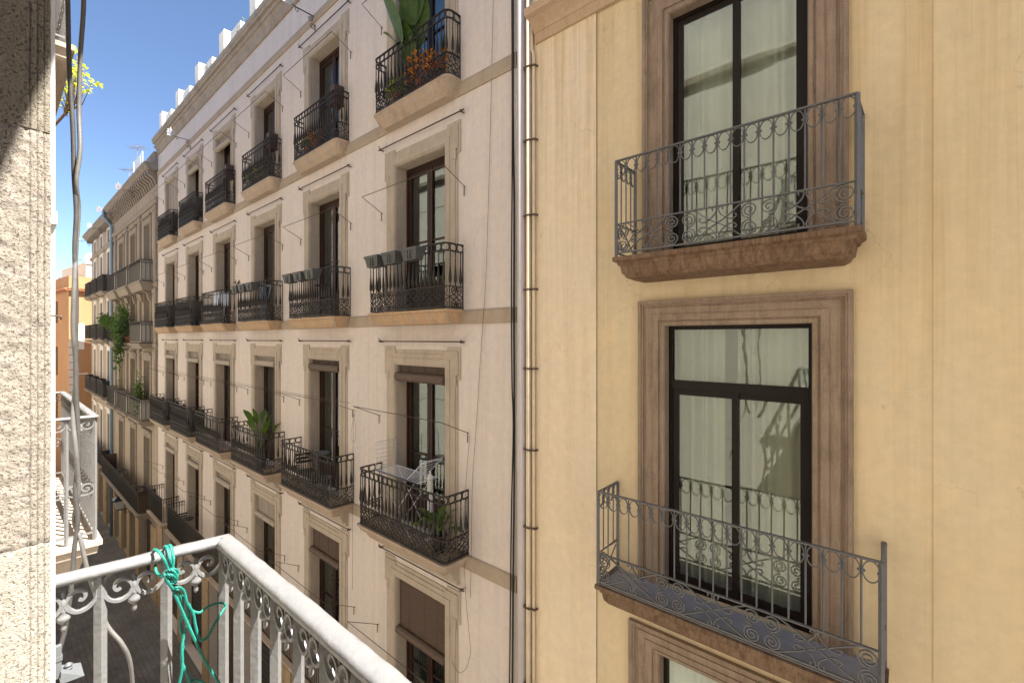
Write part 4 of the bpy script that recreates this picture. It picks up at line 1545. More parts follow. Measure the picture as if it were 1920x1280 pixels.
for z0, z1, v in ((2.0, 2.19, 0.05), (5.7, 5.94, 0.06), (8.7, 9.3, 0.3), (-5.62, -5.42, 0.05)):
    m = MB(); m.profile_x([(z0, 0), (z0, v * 0.4), ((z0 + z1) / 2, v), (z1, v), (z1, 0)], -62 if z0 > 5 else -14, -1.5 if z0 < 5 else 16, 1, YF)
    part('string_course', m, M['band'], bO)


# --- stone jamb of our own door: three rough blocks
def jamb_block(z0, z1, seed, x_off=0.0):
    mb = MB()
    prof = []      # (y, x) going outwards
    y = -0.28
    while y < 0.0: prof.append((y, -1.2)); y += 0.02
    y = 0.0
    edge = [(0.0457, 0.0), (0.0463, -0.0045), (0.0471, -0.0012), (0.0550, -0.0012), (0.0557, -0.0055), (0.0564, -0.0028), (0.0638, -0.0028), (0.0646, -0.0070), (0.0653, -0.0040), (0.0730, -0.0045), (0.0742, -0.012)]
    while y < 0.0450: prof.append((y, -1.2)); y += 0.0022
    for a, b in zip(edge, edge[1:]):
        k = max(1, int((a[0] - b[0]) ** 2 ** 0.5 / 0.002)) if 0 else max(1, int(abs(b[0] - a[0]) / 0.0022))
        for i in range(k):
            t = i / k
            prof.append((a[0] + (b[0] - a[0]) * t, -1.2 + a[1] + (b[1] - a[1]) * t))
    prof += [(0.0740, -1.214), (0.0740, -1.26), (0.0740, -1.40), (YF - 0.002, -1.42)]
    nz = int((z1 - z0) / (0.0035 if z0 > -0.9 and z1 < 0.9 else 0.012))
    n = len(prof)
    vs_ = []
    for j in range(nz + 1):
        z = z0 + (z1 - z0) * j / nz
        ed = min(z - z0, z1 - z)
        rnd = 0.0018 * max(0.0, 1 - ed / (0.004 + 0.008 * abs(noise.noise(Vector((z0, 1.3, seed)) ))))
        for (y, x) in prof:
            p = Vector((x * 1.0, y, z)) + Vector((seed * 7.0, 0, 0))
            d = (0.0024 if y < 0.045 else 0.0010) * noise.fractal(p * 60, 1.0, 2.2, 4) + 0.0014 * noise.noise(p * 12)
            ridge = 0.0
            if 0.038 < y < 0.0735:
                c = noise.noise(Vector((y * 60, z * 42, seed)))
                if c > 0.35: ridge = -(c - 0.35) * 0.007
            vs_.append((x + x_off + d + ridge - rnd, y + (0.5 * d if y > 0.04 else 0), z))
    fs = [(j * n + i, j * n + i + 1, (j + 1) * n + i + 1, (j + 1) * n + i) for j in range(nz) for i in range(n - 1)]
    mb.add(vs_, fs, True)
    for (zz, flip) in ((z0, 0), (z1, 1)):
        mb.quad((-1.205, -0.28, zz), (-1.205, 0.072, zz), (-1.42, 0.072, zz), (-1.42, -0.28, zz))
    return mb


jb = MB(); jb.box(-1.42, -1.232, -0.28, 0.05, -1.55, 1.5)
jm = part('door_jamb', jb, M['jamb_1'], bO)
for (z0, z1, mt, sd_) in ((0.3820, 1.40, 'jamb_1', 1), (-0.375, 0.3814, 'jamb_2', 2), (-1.55, -0.3756, 'jamb_3', 3)):
    part('stone_block', jamb_block(z0, z1, sd_), M[mt], jm)
# white trunking beside the jamb, its clip and an iron pin
m = MB(); m.box(-1.302, -1.272, YF, 0.0836, -3.5, 5)
tr = part('cable_trunking', m, M['white_paint'], bO)
m = MB(); m.box(-1.304, -1.262, YF, 0.0858, 0.225, 0.25)
part('trunking_clip', m, M['white_paint'], tr)
m = MB(); m.tube([(-1.225, 0.066, 0.045), (-1.228, 0.0785, 0.044), (-1.228, 0.090, 0.042)], 0.0016); m.tube([(-1.228, 0.0885, 0.045), (-1.228, 0.0885, 0.037)], 0.0014)
part('iron_pin', m, M['rod'], bO)


# --- the balconies of our side: silver painted iron with C scrolls
def own_unit(P, c, top, k=1.0, sc=1.0, fin=True):
    mb = MB()
    def cv(pts, r=0.0038, w=0.0075):
        P.curve(mb, smooth([(c + a * sc, top + b * k) for a, b in pts], 5), r, w)
    for sx in (-1, 1):
        cv([(sx * 0.040, -0.002), (sx * 0.055, -0.012), (sx * 0.0615, -0.032), (sx * 0.058, -0.058), (sx * 0.044, -0.077), (sx * 0.026, -0.082), (sx * 0.011, -0.073), (sx * 0.003, -0.056)], 0.0036, 0.0072)
        cv([(sx * 0.003, -0.054), (sx * 0.009, -0.038), (sx * 0.021, -0.029), (sx * 0.034, -0.032), (sx * 0.0395, -0.043), (sx * 0.034, -0.053), (sx * 0.027, -0.050)], 0.0034, 0.0068)
    q = P.at(c, top)
    if k > 0:
        mb.lathe([(0.003, -0.022), (0.006, -0.030), (0.004, -0.038), (0.009, -0.046), (0.008, -0.058), (0.006, -0.066), (0.009, -0.070), (0.006, -0.074), (0.014, -0.084), (0.0145, -0.091), (0.009, -0.099), (0.004, -0.103), (0.006, -0.112), (0.0055, -0.118), (0.002, -0.123)][::-1], q, 8)
    else:
        mb.lathe([(0.006, 0.022), (0.009, 0.05), (0.006, 0.07), (0.013, 0.085), (0.004, 0.1)], q, 8)
    return mb


def own_balcony(x0, x1, vfront, zf, detail, skew=0.0):
    xc = (x0 + x1) / 2; half = (x1 - x0) / 2
    pos = Vector((xc, YF, zf))
    rot = math.pi
    sb = MB()
    frusta(sb, [(0.0, half + 0.05, vfront + 0.04), (-0.035, half + 0.05, vfront + 0.04), (-0.045, half + 0.03, vfront + 0.02), (-0.10, half + 0.02, vfront + 0.01), (-0.11, half - 0.03, vfront - 0.05), (-0.24, half - 0.06, vfront - 0.09)])
    s = part('balcony', sb, M['surround_a'] if not detail else M['jamb_3'], bO, pos)
    s.rotation_euler = (0, 0, rot)
    v = vfront
    P = Path(half, v)
    if skew:
        P.p[-1].x += skew
    H = 0.955
    def sp(name, mb):
        o = obj(name, mb.mesh(name, M['iron_white']), s, pos)
        return o
    # handrail: flat bar with a rounded, lumpy top
    hb = MB()
    N_ = []
    for a, b in zip(P.p, P.p[1:]):
        n = max(2, int((b - a).length / 0.012))
        N_ += [a.lerp(b, i / n) for i in range(n)]
    N_.append(P.p[-1])
    secs = [(-0.0235, -0.010), (-0.0235, 0.004), (-0.016, 0.0092), (0.0, 0.0112), (0.016, 0.0092), (0.0235, 0.004), (0.0235, -0.010)]
    vs_ = []; fs = []
    for i, q in enumerate(N_):
        d1 = (N_[min(i + 1, len(N_) - 1)] - q); d0 = (q - N_[max(0, i - 1)])
        if d1.length < 1e-6: d1 = d0
        if d0.length < 1e-6: d0 = d1
        n1 = Vector((d1.y, -d1.x, 0)).normalized(); n0 = Vector((d0.y, -d0.x, 0)).normalized()
        nn = (n0 + n1); nn = nn / max(0.5, nn.length ** 2 / 2)
        for j, (w_, h_) in enumerate(secs):
            e = noise.noise((q + pos) * 22 + Vector((0, 0, j * 0.6)))
            vs_.append(q + nn * (w_ * (1 + 0.05 * e)) + Vector((0, 0, H + h_ + 0.0016 * e)))
    k = len(secs)
    for i in range(len(N_) - 1):
        for j in range(k):
            j2 = (j + 1) % k
            fs.append((i * k + j, (i + 1) * k + j, (i + 1) * k + j2, i * k + j2))
    fs.append(tuple(range(k))); fs.append(tuple(range(len(vs_) - 1, len(vs_) - k - 1, -1)))
    hb.add(vs_, fs, True)
    sp('handrail', hb)
    lb = MB(); P.rail(lb, 0.06, 0.012, 0.007); P.rail(lb, 0.36, 0.008, 0.005)
    sp('lower_rail', lb)
    nside = 3 if v > 0.3 else 2
    nf = round(2 * half / 0.125)
    for (d0, d1, n) in ((0, v, nside), (v, v + 2 * half, nf), (v + 2 * half, P.L, nside)):
        for i in range(n + 1):
            if d0 > 0 and i == 0: continue
            if d0 == 0 and i == 0: continue
            d = d0 + (d1 - d0) * i / n
            q = P.at(d)
            r = 0.0095
            b_ = MB(); b_.tube([(0, 0, 0.0), (0, 0, H - 0.01)], r, n=4)
            o = obj('bar', b_.mesh('bar', M['iron_white']), s, pos + q)
        w = (d1 - d0) / n
        for i in range(n):
            c = d0 + (i + 0.5) * w
            sp('scroll', own_unit(P, c, H - 0.010, 1.0, w / 0.131))
            if not detail or d0 == 0 or d0 > v + 1: sp('scroll', own_unit(P, c, 0.36, -1.0, w / 0.131))
    return s


# the rotation by 180 degrees maps local -y (outwards) onto +Y of the world
ob = own_balcony(-1.545, 0.72, 0.458 - YF, -1.555, True, 0.06)
own_balcony(-7.16, -4.76, 0.53 - YF, -1.555, False)
own_balcony(-7.16, -4.76, 0.375 - YF, 2.19, False)
own_balcony(-1.9, 1.05, 0.482 - YF, 2.19, False)
own_balcony(-12.6, -10.3, 0.375 - YF, 2.19, False)
for (x0, x1, z) in ((-7.0, -6.6, 2.19), (-5.3, -4.9, 2.19), (-6.95, -6.5, -1.555), (-5.4, -4.95, -1.555)):
    m = MB()
    yb_ = 0.30
    m.add([(x0, YF, z - 0.24), (x0, yb_, z - 0.24), (x0, YF + 0.1, z - 0.55), (x0, YF, z - 0.75), (x1, YF, z - 0.24), (x1, yb_, z - 0.24), (x1, YF + 0.1, z - 0.55), (x1, YF, z - 0.75)],
          [(0, 1, 2, 3), (7, 6, 5, 4), (1, 5, 6, 2), (2, 6, 7, 3), (0, 4, 5, 1)])
    part('balcony_bracket', m, M['surround_a'], bO)

# ================================================================== CABLES, ROPE
def cable(name, pts, r, mat, label, cat='cable', group=None, n=8, sm_=6):
    mb = MB(); mb.tube(smooth([tuple(p) for p in pts], sm_), r, n=n)
    o = obj(name, mb.mesh(name, M[mat])); tag(o, label, cat, group)
    return o


XCAB = -2.35
c1 = [(122, -160), (127, 0), (129, 100), (133, 180), (137, 250), (139, 330), (143, 400), (140, 470), (143, 560), (142, 700), (146, 800), (147, 860), (141, 920), (146, 975), (139, 1030), (134, 1100), (122, 1180), (108, 1230)]
c2 = [(155, -160), (157, 0), (151, 100), (148, 200), (150, 280), (143, 340), (147, 390), (143, 460), (139, 540), (137, 620), (143, 700), (137, 780), (143, 850), (147, 920), (139, 975), (151, 1010), (163, 1065), (178, 1110), (200, 1170), (228, 1205), (244, 1240), (250, 1300)]
cable('hanging_cable', [atX(a, b, XCAB - 0.0) for a, b in c1], 0.0072, 'cable_g', 'darker of the two grey twisted cables hanging beside the stone jamb', 'cable', 'grey cables hanging down our wall')
cable('hanging_cable', [atX(a, b, XCAB + 0.02 * math.sin(i * 1.7)) for i, (a, b) in enumerate(c2)], 0.0072, 'cable_l', 'paler of the two grey cables, wound round the other and looping out behind our rail', 'cable', 'grey cables hanging down our wall')


def rope(paths, r=0.0038):
    mb = MB()
    for pts in paths:
        sm = [Vector(p) for p in smooth([tuple(p) for p in pts], 10)]
        L = [0.0]
        for a, b in zip(sm, sm[1:]): L.append(L[-1] + (b - a).length)
        n = max(4, int(L[-1] / 0.0035))
        cen = []; i = 0
        for k in range(n + 1):
            d = L[-1] * k / n
            while i < len(L) - 2 and L[i + 1] < d: i += 1
            t = (d - L[i]) / max(1e-9, L[i + 1] - L[i])
            cen.append(sm[i].lerp(sm[i + 1], t))
        prev = None
        frames = []
        for k, p in enumerate(cen):
            t = (cen[min(k + 1, n)] - cen[max(k - 1, 0)])
            t = t.normalized() if t.length > 1e-9 else Vector((0, 0, 1))
            rr = t.orthogonal() if prev is None else prev - t * prev.dot(t)
            rr.normalize(); prev = rr
            frames.append((p, rr, t.cross(rr)))
        for st in range(3):
            line = []
            for k, (p, u, w) in enumerate(frames):
                a = 2 * math.pi * (L[-1] * k / n / 0.022 + st / 3)
                line.append(p + (u * math.cos(a) + w * math.sin(a)) * r * 0.56)
            mb.tube(line, r * 0.52, n=6)
    return mb


XR = -1.53
def rp(px, py, dx=0.0): return atX(px, py, XR + dx)
paths = [
    # two turns over the handrail
    [rp(292, 1052, -0.05), rp(288, 1032, -0.035), rp(296, 1032, 0.0), rp(306, 1045, 0.03), rp(314, 1064, 0.03), rp(322, 1080, 0.03)],
    [rp(306, 1045, -0.06), rp(308, 1026, -0.03), rp(314, 1026, 0.0), rp(318, 1045, 0.03), rp(324, 1066, 0.03), rp(330, 1078, 0.03)],
    [rp(314, 1042, -0.06), rp(316, 1024, -0.03), rp(321, 1024, 0.0), rp(325, 1042, 0.03), rp(324, 1062, 0.035), rp(318, 1078, 0.035)],
    # strand behind
    [rp(291, 1058, -0.03), rp(294, 1072, -0.01), rp(304, 1080, 0.02), rp(312, 1074, 0.03)],
    # knot
    [rp(312, 1070, 0.035), rp(326, 1066, 0.045), rp(334, 1074, 0.04), rp(326, 1086, 0.045), rp(312, 1082, 0.045), rp(310, 1072, 0.035), rp(322, 1068, 0.05), rp(332, 1082, 0.05), rp(324, 1094, 0.045), rp(312, 1090, 0.04), rp(318, 1078, 0.055), rp(330, 1092, 0.045)],
    [rp(310, 1086, 0.045), rp(318, 1094, 0.05), rp(330, 1088, 0.045), rp(322, 1078, 0.06), rp(312, 1078, 0.05), rp(316, 1092, 0.055), rp(324, 1104, 0.05)],
    # long strand to lower right
    [rp(318, 1090, 0.045), rp(326, 1110, 0.045), rp(336, 1132, 0.045), rp(348, 1160, 0.045), rp(366, 1200, 0.05), rp(385, 1240, 0.05), rp(412, 1282, 0.05), rp(428, 1310, 0.05)],
    # strands running down
    [rp(328, 1100, 0.04), rp(338, 1116, 0.045), rp(342, 1140, 0.035), rp(338, 1170, 0.03), rp(344, 1205, 0.03), rp(340, 1235, 0.03), rp(350, 1262, 0.035), rp(362, 1290, 0.035), rp(368, 1310, 0.035)],
    [rp(336, 1120, 0.03), rp(346, 1118, 0.04), rp(352, 1140, 0.04), rp(354, 1160, 0.035), rp(346, 1185, 0.035), rp(341, 1215, 0.04), rp(342, 1240, 0.04), rp(340, 1262, 0.04), rp(334, 1290, 0.035)],
    [rp(326, 1104, 0.05), rp(334, 1100, 0.055), rp(345, 1108, 0.05), rp(350, 1128, 0.05), rp(362, 1150, 0.045), rp(366, 1170, 0.045), rp(371, 1190, 0.045), rp(378, 1200, 0.045), rp(390, 1192, 0.04), rp(400, 1172, 0.03), rp(414, 1150, 0.02),
     rp(422, 1138, 0.01), rp(420, 1131, 0.01), rp(410, 1130, 0.015), rp(396, 1134, 0.025), rp(385, 1140, 0.035), rp(374, 1148, 0.04), rp(360, 1144, 0.04), rp(354, 1132, 0.045)],
    [rp(352, 1280, 0.03), rp(362, 1274, 0.03), rp(374, 1276, 0.03), rp(390, 1284, 0.03)],
]
o = obj('rope', rope(paths).mesh('rope', M['rope'])); tag(o, 'teal nylon rope knotted round the silver balcony rail with loose ends hanging', 'rope')

# black cables at the joint of the two buildings, thin wires
cable('wall_cable', [(-4.46, D - 0.05, TOP_A), (-4.47, D - 0.06, 4.0), (-4.455, D - 0.05, 2.0), (-4.46, D - 0.05, 0.3), (-4.45, D - 0.05, -1.6), (-4.47, D - 0.06, -4.0), (-4.50, D - 0.06, -8.0), (-4.5, D - 0.05, -G)], 0.015, 'cable_k', 'thick black cable running straight down beside the pale drainpipe', 'cable', 'black cables down the joint of the buildings')
cable('wall_cable', [(-4.53, D - 0.05, TOP_A), (-4.50, D - 0.05, 5.0), (-4.475, D - 0.07, 3.5), (-4.47, D - 0.08, 2.4), (-4.50, D - 0.06, 0.8), (-4.49, D - 0.06, -0.6), (-4.455, D - 0.07, -1.3), (-4.50, D - 0.06, -2.6), (-4.53, D - 0.06, -4.6), (-4.55, D - 0.06, -7.0), (-4.5, D - 0.05, -G)], 0.011, 'cable_k', 'black cable that wanders left of the straight one beside the drainpipe', 'cable', 'black cables down the joint of the buildings')
cable('wire', [atY(926, -80, D - 0.03), atY(925, 0, D - 0.03), atY(918, 300, D - 0.03), atY(911, 520, D - 0.05), atY(903, 640, D - 0.03), atY(893, 800, D - 0.03), atY(886, 900, D - 0.03), atY(884, 1010, D - 0.03), atY(882, 1120, D - 0.03)], 0.0028, 'cable_k', 'thin dark wire running the height of the cream wall right of the windows', 'wire')
cable('wire', [atY(881, 815, D - 0.08), atY(874, 900, D - 0.08), atY(870, 1000, D - 0.08), atY(873, 1110, D - 0.05), atY(880, 1190, D - 0.05), atY(882, 1225, D - 0.05), atY(872, 1255, D - 0.05), atY(858, 1258, D - 0.05), atY(848, 1240, D - 0.05)], 0.0028, 'cable_k', 'thin cord dropping from the nearest drying arm past the balcony and curling back', 'cord')
cable('wire', [atY(665, 768, D - 0.08), atY(660, 800, D - 0.08), atY(658, 820, D - 0.08), atY(664, 828, D - 0.08), atY(667, 810, D - 0.08), atY(663, 775, D - 0.08), atY(662, 840, D - 0.07), atY(661, 900, D - 0.05), atY(661, 980, D - 0.05), atY(661, 1105, D - 0.05)], 0.0028, 'cable_k', 'looped cord hanging from the drying arm of the second window column', 'cord')
# slack line from hooks along the third row
cable('wire', [(-27.5, D - 0.62, -0.9), (-22.4, D - 0.60, -1.18), (-18.9, D - 0.6, -1.25), (-15.3, D - 0.6, -1.24), (-12.0, D - 0.6, -1.26), (-8.2, D - 0.6, -1.25)], 0.004, 'rod', 'taut rusty line linking the drying arms along the third row of windows', 'wire')


# ================================================================== THINGS ON THE BALCONIES
def leaf_blade(mb, base, d, length, width, droop, n=6, fold=0.25):
    d = Vector(d).normalized()
    side = d.cross(Vector((0, 0, 1)))
    if side.length < 0.1: side = Vector((1, 0, 0))
    side.normalize()
    p = Vector(base)
    rows = []
    for i in range(n + 1):
        t = i / n
        w = width * math.sin(math.pi * min(1, t * 0.93 + 0.05)) ** 0.8
        up = side.cross(d).normalized()
        rows.append((p - side * w + up * w * fold, p.copy(), p + side * w + up * w * fold))
        d = (d + Vector((0, 0, -droop / n))).normalized()
        p = p + d * (length / n)
    vs_ = [q for r in rows for q in r]
    fs = []
    for i in range(n):
        for k in range(2): fs.append((i * 3 + k, i * 3 + k + 1, i * 3 + 4 + k, i * 3 + 3 + k))
    mb.add(vs_, fs, True)


def pot_mb(r, h, n=12):
    mb = MB()
    mb.lathe([(r * 0.7, 0), (r * 0.95, h * 0.85), (r * 1.06, h * 0.86), (r * 1.06, h), (r * 0.9, h), (r * 0.9, h * 0.93)], (0, 0, 0), n)
    return mb


def bush(name, label, pos, kind, r=0.16, h=0.22, size=0.3, n=90, potm='terracotta', leafm='leaf', seed=0, ll=0.07, group=None, pr=None):
    rnd = random.Random(seed)
    t = thing(name, label, 'plant', pos, group)
    part('pot', pot_mb(r, h), M[potm], t, pos)
    f = MB()
    for i in range(n):
        a = rnd.random() * 6.28; e = rnd.random()
        rr = size * (rnd.random() ** 0.5)
        c = Vector((rr * math.cos(a), rr * math.sin(a) * 0.6, h + size * 1.3 * e))
        if c.y < -0.14: c.y = -0.14
        leaf_blade(f, c, (math.cos(a), math.sin(a) * 0.6, rnd.uniform(-0.3, 0.9)), ll * rnd.uniform(0.7, 1.3), ll * 0.28, 1.0, 3)
    for i in range(10):
        a = i * 0.63
        f.tube([(0, 0, h * 0.9), (0.3 * size * math.cos(a), 0.2 * size * math.sin(a), h + 0.5 * size), (0.7 * size * math.cos(a), 0.4 * size * math.sin(a), h + size * 1.1)], 0.004, n=4)
    o = part('foliage', f, M[leafm], t, pos)
    return t


def big_plant(name, label, pos, specs, r, h, potm, leafm='leaf'):
    t = thing(name, label, 'plant', pos)
    part('pot', pot_mb(r, h), M[potm], t, pos)
    for (az, el, stalk, ln, wd, droop) in specs:
        f = MB()
        a = R(az)
        d = Vector((math.cos(a) * math.cos(R(el)), math.sin(a) * math.cos(R(el)), math.sin(R(el))))
        b0 = Vector((0, 0, h * 0.9)); tip = b0 + d * stalk
        f.tube([b0, b0.lerp(tip, 0.5), tip], [0.014, 0.011, 0.008], n=6)
        leaf_blade(f, tip, d, ln, wd, droop, 9, 0.18)
        part('leaf', f, M[leafm], t, pos)
    return t


# top row
big_plant('potted_plant', 'large broad-leaved plant towering over the nearest top balcony', (-6.78, D - 0.10, 4.345),
          [(-75, 84, 0.55, 1.35, 0.36, 0.1), (-110, 70, 0.75, 0.9, 0.2, 0.4), (-60, 80, 1.0, 0.9, 0.24, 0.3), (200, 66, 0.65, 0.7, 0.17, 0.9), (-100, 78, 0.3, 0.8, 0.2, 0.5), (170, 62, 0.5, 0.6, 0.16, 0.9), (-80, 86, 0.9, 1.1, 0.26, 0.2)], 0.15, 0.3, 'brown_pot')
for (i, dx, lf, pm, sz, lab) in ((0, -0.5, 'leaf_y', 'terracotta', 0.17, 'yellow-flowered plant in a clay pot, left end of the nearest top balcony'), (0, 0.22, 'leaf_o', 'terracotta', 0.26, 'bushy orange-leaved plant in the middle of the nearest top balcony'),
                             (0, 0.62, 'leaf_o', 'brown_pot', 0.2, 'smaller orange-leaved plant right of the bushy one on the nearest top balcony'),
                             (1, -0.5, 'leaf_y', 'terracotta', 0.13, 'yellow-green plant on the second top balcony'), (1, -0.1, 'leaf_o', 'terracotta', 0.18, 'orange-flowered plant on the second top balcony'),
                             (2, -0.55, 'leaf_y', 'terracotta', 0.15, 'yellow-green plant low at the left of the third top balcony'), (2, 0.05, 'leaf_y', 'terracotta', 0.16, 'yellow-green plant in the middle of the third top balcony')):
    bush('flowering_plant', lab, (CX[i] + dx, D - 0.15, 4.345), None, 0.10, 0.26, sz * 1.25, 190, pm, lf, int(dx * 100) + i * 7 + 90, 0.075, 'flowering plants on the top balconies')
def box_pot():
    mb = MB()
    w, d, h = 0.11, 0.11, 0.42
    mb.add([(-w * .85, -d * .85, 0), (w * .85, -d * .85, 0), (w * .85, d * .85, 0), (-w * .85, d * .85, 0), (-w, -d, h), (w, -d, h), (w, d, h), (-w, d, h), (-w * .85, -d * .85, h), (w * .85, -d * .85, h), (w * .85, d * .85, h), (-w * .85, d * .85, h),
            (-w * .85, -d * .85, h - .05), (w * .85, -d * .85, h - .05), (w * .85, d * .85, h - .05), (-w * .85, d * .85, h - .05)],
           [(3, 2, 1, 0), (0, 1, 5, 4), (1, 2, 6, 5), (2, 3, 7, 6), (3, 0, 4, 7), (4, 5, 9, 8), (5, 6, 10, 9), (6, 7, 11, 10), (7, 4, 8, 11), (8, 9, 13, 12), (9, 10, 14, 13), (10, 11, 15, 14), (11, 8, 12, 15), (12, 13, 14, 15)])
    mb.box(-0.14, 0.14, -0.14, 0.14, -0.82, -0.805)
    for a in (-0.12, 0.12):
        for b in (-0.12, 0.12): mb.box(a - 0.008, a + 0.008, b - 0.008, b + 0.008, -0.82, 0.0)
    mb.box(-0.14, 0.14, -0.14, 0.14, -0.012, -0.001)
    return mb
for i, lab in ((1, 'tall dark brown planter box standing above the rail of the second top balcony'), (2, 'dark brown planter box above the rail of the third top balcony'), (3, 'small dark planter box at the left end of the fourth top balcony')):
    o = obj('planter_box', box_pot().mesh('planter_box', M['brown_pot']), None, (CX[i] + (0.85 if i < 3 else 0.95), D - 0.15, 4.345 + 0.82)); tag(o, lab, 'planter', 'brown planter boxes on the top balconies')

# grey planters hooked on the middle row
def planter_mb():
    mb = MB()
    w0, w1, h = 0.165, 0.215, 0.205
    d0, d1 = 0.075, 0.105
    mb.add([(-w0, -d0, 0), (w0, -d0, 0), (w0, d0, 0), (-w0, d0, 0), (-w1, -d1, h), (w1, -d1, h), (w1, d1, h), (-w1, d1, h), (-w1 + .012, -d1 + .012, h), (w1 - .012, -d1 + .012, h), (w1 - .012, d1 - .012, h), (-w1 + .012, d1 - .012, h),
            (-w1 + .016, -d1 + .016, h - .03), (w1 - .016, -d1 + .016, h - .03), (w1 - .016, d1 - .016, h - .03), (-w1 + .016, d1 - .016, h - .03)],
           [(3, 2, 1, 0), (0, 1, 5, 4), (1, 2, 6, 5), (2, 3, 7, 6), (3, 0, 4, 7), (4, 5, 9, 8), (5, 6, 10, 9), (6, 7, 11, 10), (7, 4, 8, 11), (8, 9, 13, 12), (9, 10, 14, 13), (10, 11, 15, 14), (11, 8, 12, 15), (12, 13, 14, 15)])
    mb.box(-w1 - 0.006, w1 + 0.006, -d1 - 0.006, -d1, h - 0.045, h); mb.box(-w1 - 0.006, w1 + 0.006, d1, d1 + 0.006, h - 0.045, h)
    mb.box(-w1 - 0.006, -w1, -d1, d1, h - 0.045, h); mb.box(w1, w1 + 0.006, -d1, d1, h - 0.045, h)
    mb.box(-0.045, -0.015, -d1 - 0.003, -d1 + 0.022, 0.02, h - 0.045); mb.box(0.015, 0.045, -d1 - 0.003, -d1 + 0.022, 0.02, h - 0.045)
    return mb
def hook_mb():
    mb = MB()
    for x in (-0.09, 0.09):
        mb.tube([(x, 0.12, 0.13), (x, 0.125, 0.225), (x, 0.10, 0.24), (x, 0.085, 0.2)], 0.005, n=5)
        mb.tube([(x, 0.12, 0.13), (x, 0.095, 0.02), (x, -0.05, -0.006), (x, -0.075, 0.0)], 0.005, n=5)
    return mb
names = ('nearest', 'second', 'third')
sides = ('left', 'middle', 'right')
for i in range(3):
    for k in range(3):
        x = CX[i] + 0.03 + (-0.66, -0.11, 0.47)[k]
        pos = Vector((x, D - 0.42 - 0.11, 0.485 + 0.83))
        t = thing('hanging_planter', '%s of three grey plastic planters hooked on the %s middle-row balcony rail' % (sides[k], names[i]), 'planter', pos, 'grey planters hooked on the middle balconies')
        part('box', planter_mb, M['planter'], t, pos, 'plb')
        part('hook', hook_mb, M['rod'], t, pos, 'plh')
        m = MB(); m.box(-0.19, 0.19, -0.08, 0.08, 0.166, 0.174)
        part('soil', m, M['soil'], t, pos)
rnd = random.Random(5)
m = MB()
for i in range(26):
    a = rnd.random() * 6.28
    m.tube([(0, 0, 0), (0.04 * math.cos(a), 0.04 * math.sin(a), 0.09), (0.1 * math.cos(a + .5), 0.07 * math.sin(a + .5), 0.14 + 0.08 * rnd.random())], 0.002, n=4)
    leaf_blade(m, (0.1 * math.cos(a + .5), 0.07 * math.sin(a + .5), 0.14), (math.cos(a), math.sin(a), 0.3), 0.05, 0.012, 1.5, 3)
o = obj('dried_plant', m.mesh('dried_plant', M['stem']), None, (CX[2] - 0.63, D - 0.53, 0.485 + 1.0)); tag(o, 'withered brown plant in the left planter of the third middle-row balcony', 'plant')


def cloth_mb(w, h, th=0.02, wave=0.02, seed=0):
    mb = MB()
    n, k = 10, 10
    vs_ = []; fs = []
    for s_ in (0, 1):
        for i in range(n + 1):
            for j in range(k + 1):
                t = j / k
                vs_.append((-w / 2 + w * i / n * (1 - 0.12 * t), (th if s_ else 0) + wave * math.sin(i * 1.1 + seed + t), -h * t))
    N = (n + 1) * (k + 1)
    for s_ in (0, 1):
        for i in range(n):
            for j in range(k):
                a = s_ * N + i * (k + 1) + j
                fs.append((a, a + k + 1, a + k + 2, a + 1))
    for i in range(n):
        a = i * (k + 1); fs.append((a, a + N, a + N + k + 1, a + k + 1)); a += k; fs.append((a, a + k + 1, a + N + k + 1, a + N))
    for j in range(k):
        fs.append((j, j + 1, j + 1 + N, j + N)); a = n * (k + 1) + j; fs.append((a, a + N, a + N + 1, a + 1))
    mb.add(vs_, fs, True)
    return mb


def airer(w, d, h, wing=0.0, nwire=9):
    """folding clothes airer: crossed legs, rectangular top with wires, optional raised wing"""
    mb = MB()
    def rect(pts, r=0.007): mb.tube(pts, r, n=6, closed=True)
    rect([(-w / 2, -d / 2, h), (w / 2, -d / 2, h), (w / 2, d / 2, h), (-w / 2, d / 2, h)])
    for i in range(nwire):
        y = -d / 2 + d * (i + 0.5) / nwire
        mb.tube([(-w / 2, y, h), (w / 2, y, h)], 0.003, n=4)
    for y in (-d / 2 + 0.03, d / 2 - 0.03):
        mb.tube([(-w / 2 + 0.1, y, h), (w / 2 - 0.15, y * 0.9, 0.01)], 0.007, n=6)
        mb.tube([(w / 2 - 0.1, y, h), (-w / 2 + 0.15, y * 0.9, 0.01)], 0.007, n=6)
    for x in (-w / 2 + 0.15, w / 2 - 0.15): mb.tube([(x, -d / 2 + 0.03, 0.012), (x, d / 2 - 0.03, 0.012)], 0.007, n=6)
    return mb


def wing_mb(w, d, ang, sgn, nwire=6):
    mb = MB()
    ca, sa = math.cos(ang), math.sin(ang)
    tip = (sgn * (w * ca), w * sa)
    mb.tube([(0, -d / 2, 0), (tip[0] * .96, -d / 2, tip[1] * .96), (tip[0], -d / 2 + 0.03, tip[1]), (tip[0], d / 2 - 0.03, tip[1]), (tip[0] * .96, d / 2, tip[1] * .96), (0, d / 2, 0)], 0.007, n=6)
    for i in range(nwire):
        k = (i + 0.7) / (nwire + 0.4)
        mb.tube([(tip[0] * k, -d / 2, tip[1] * k), (tip[0] * k, d / 2, tip[1] * k)], 0.0028, n=4)
    return mb


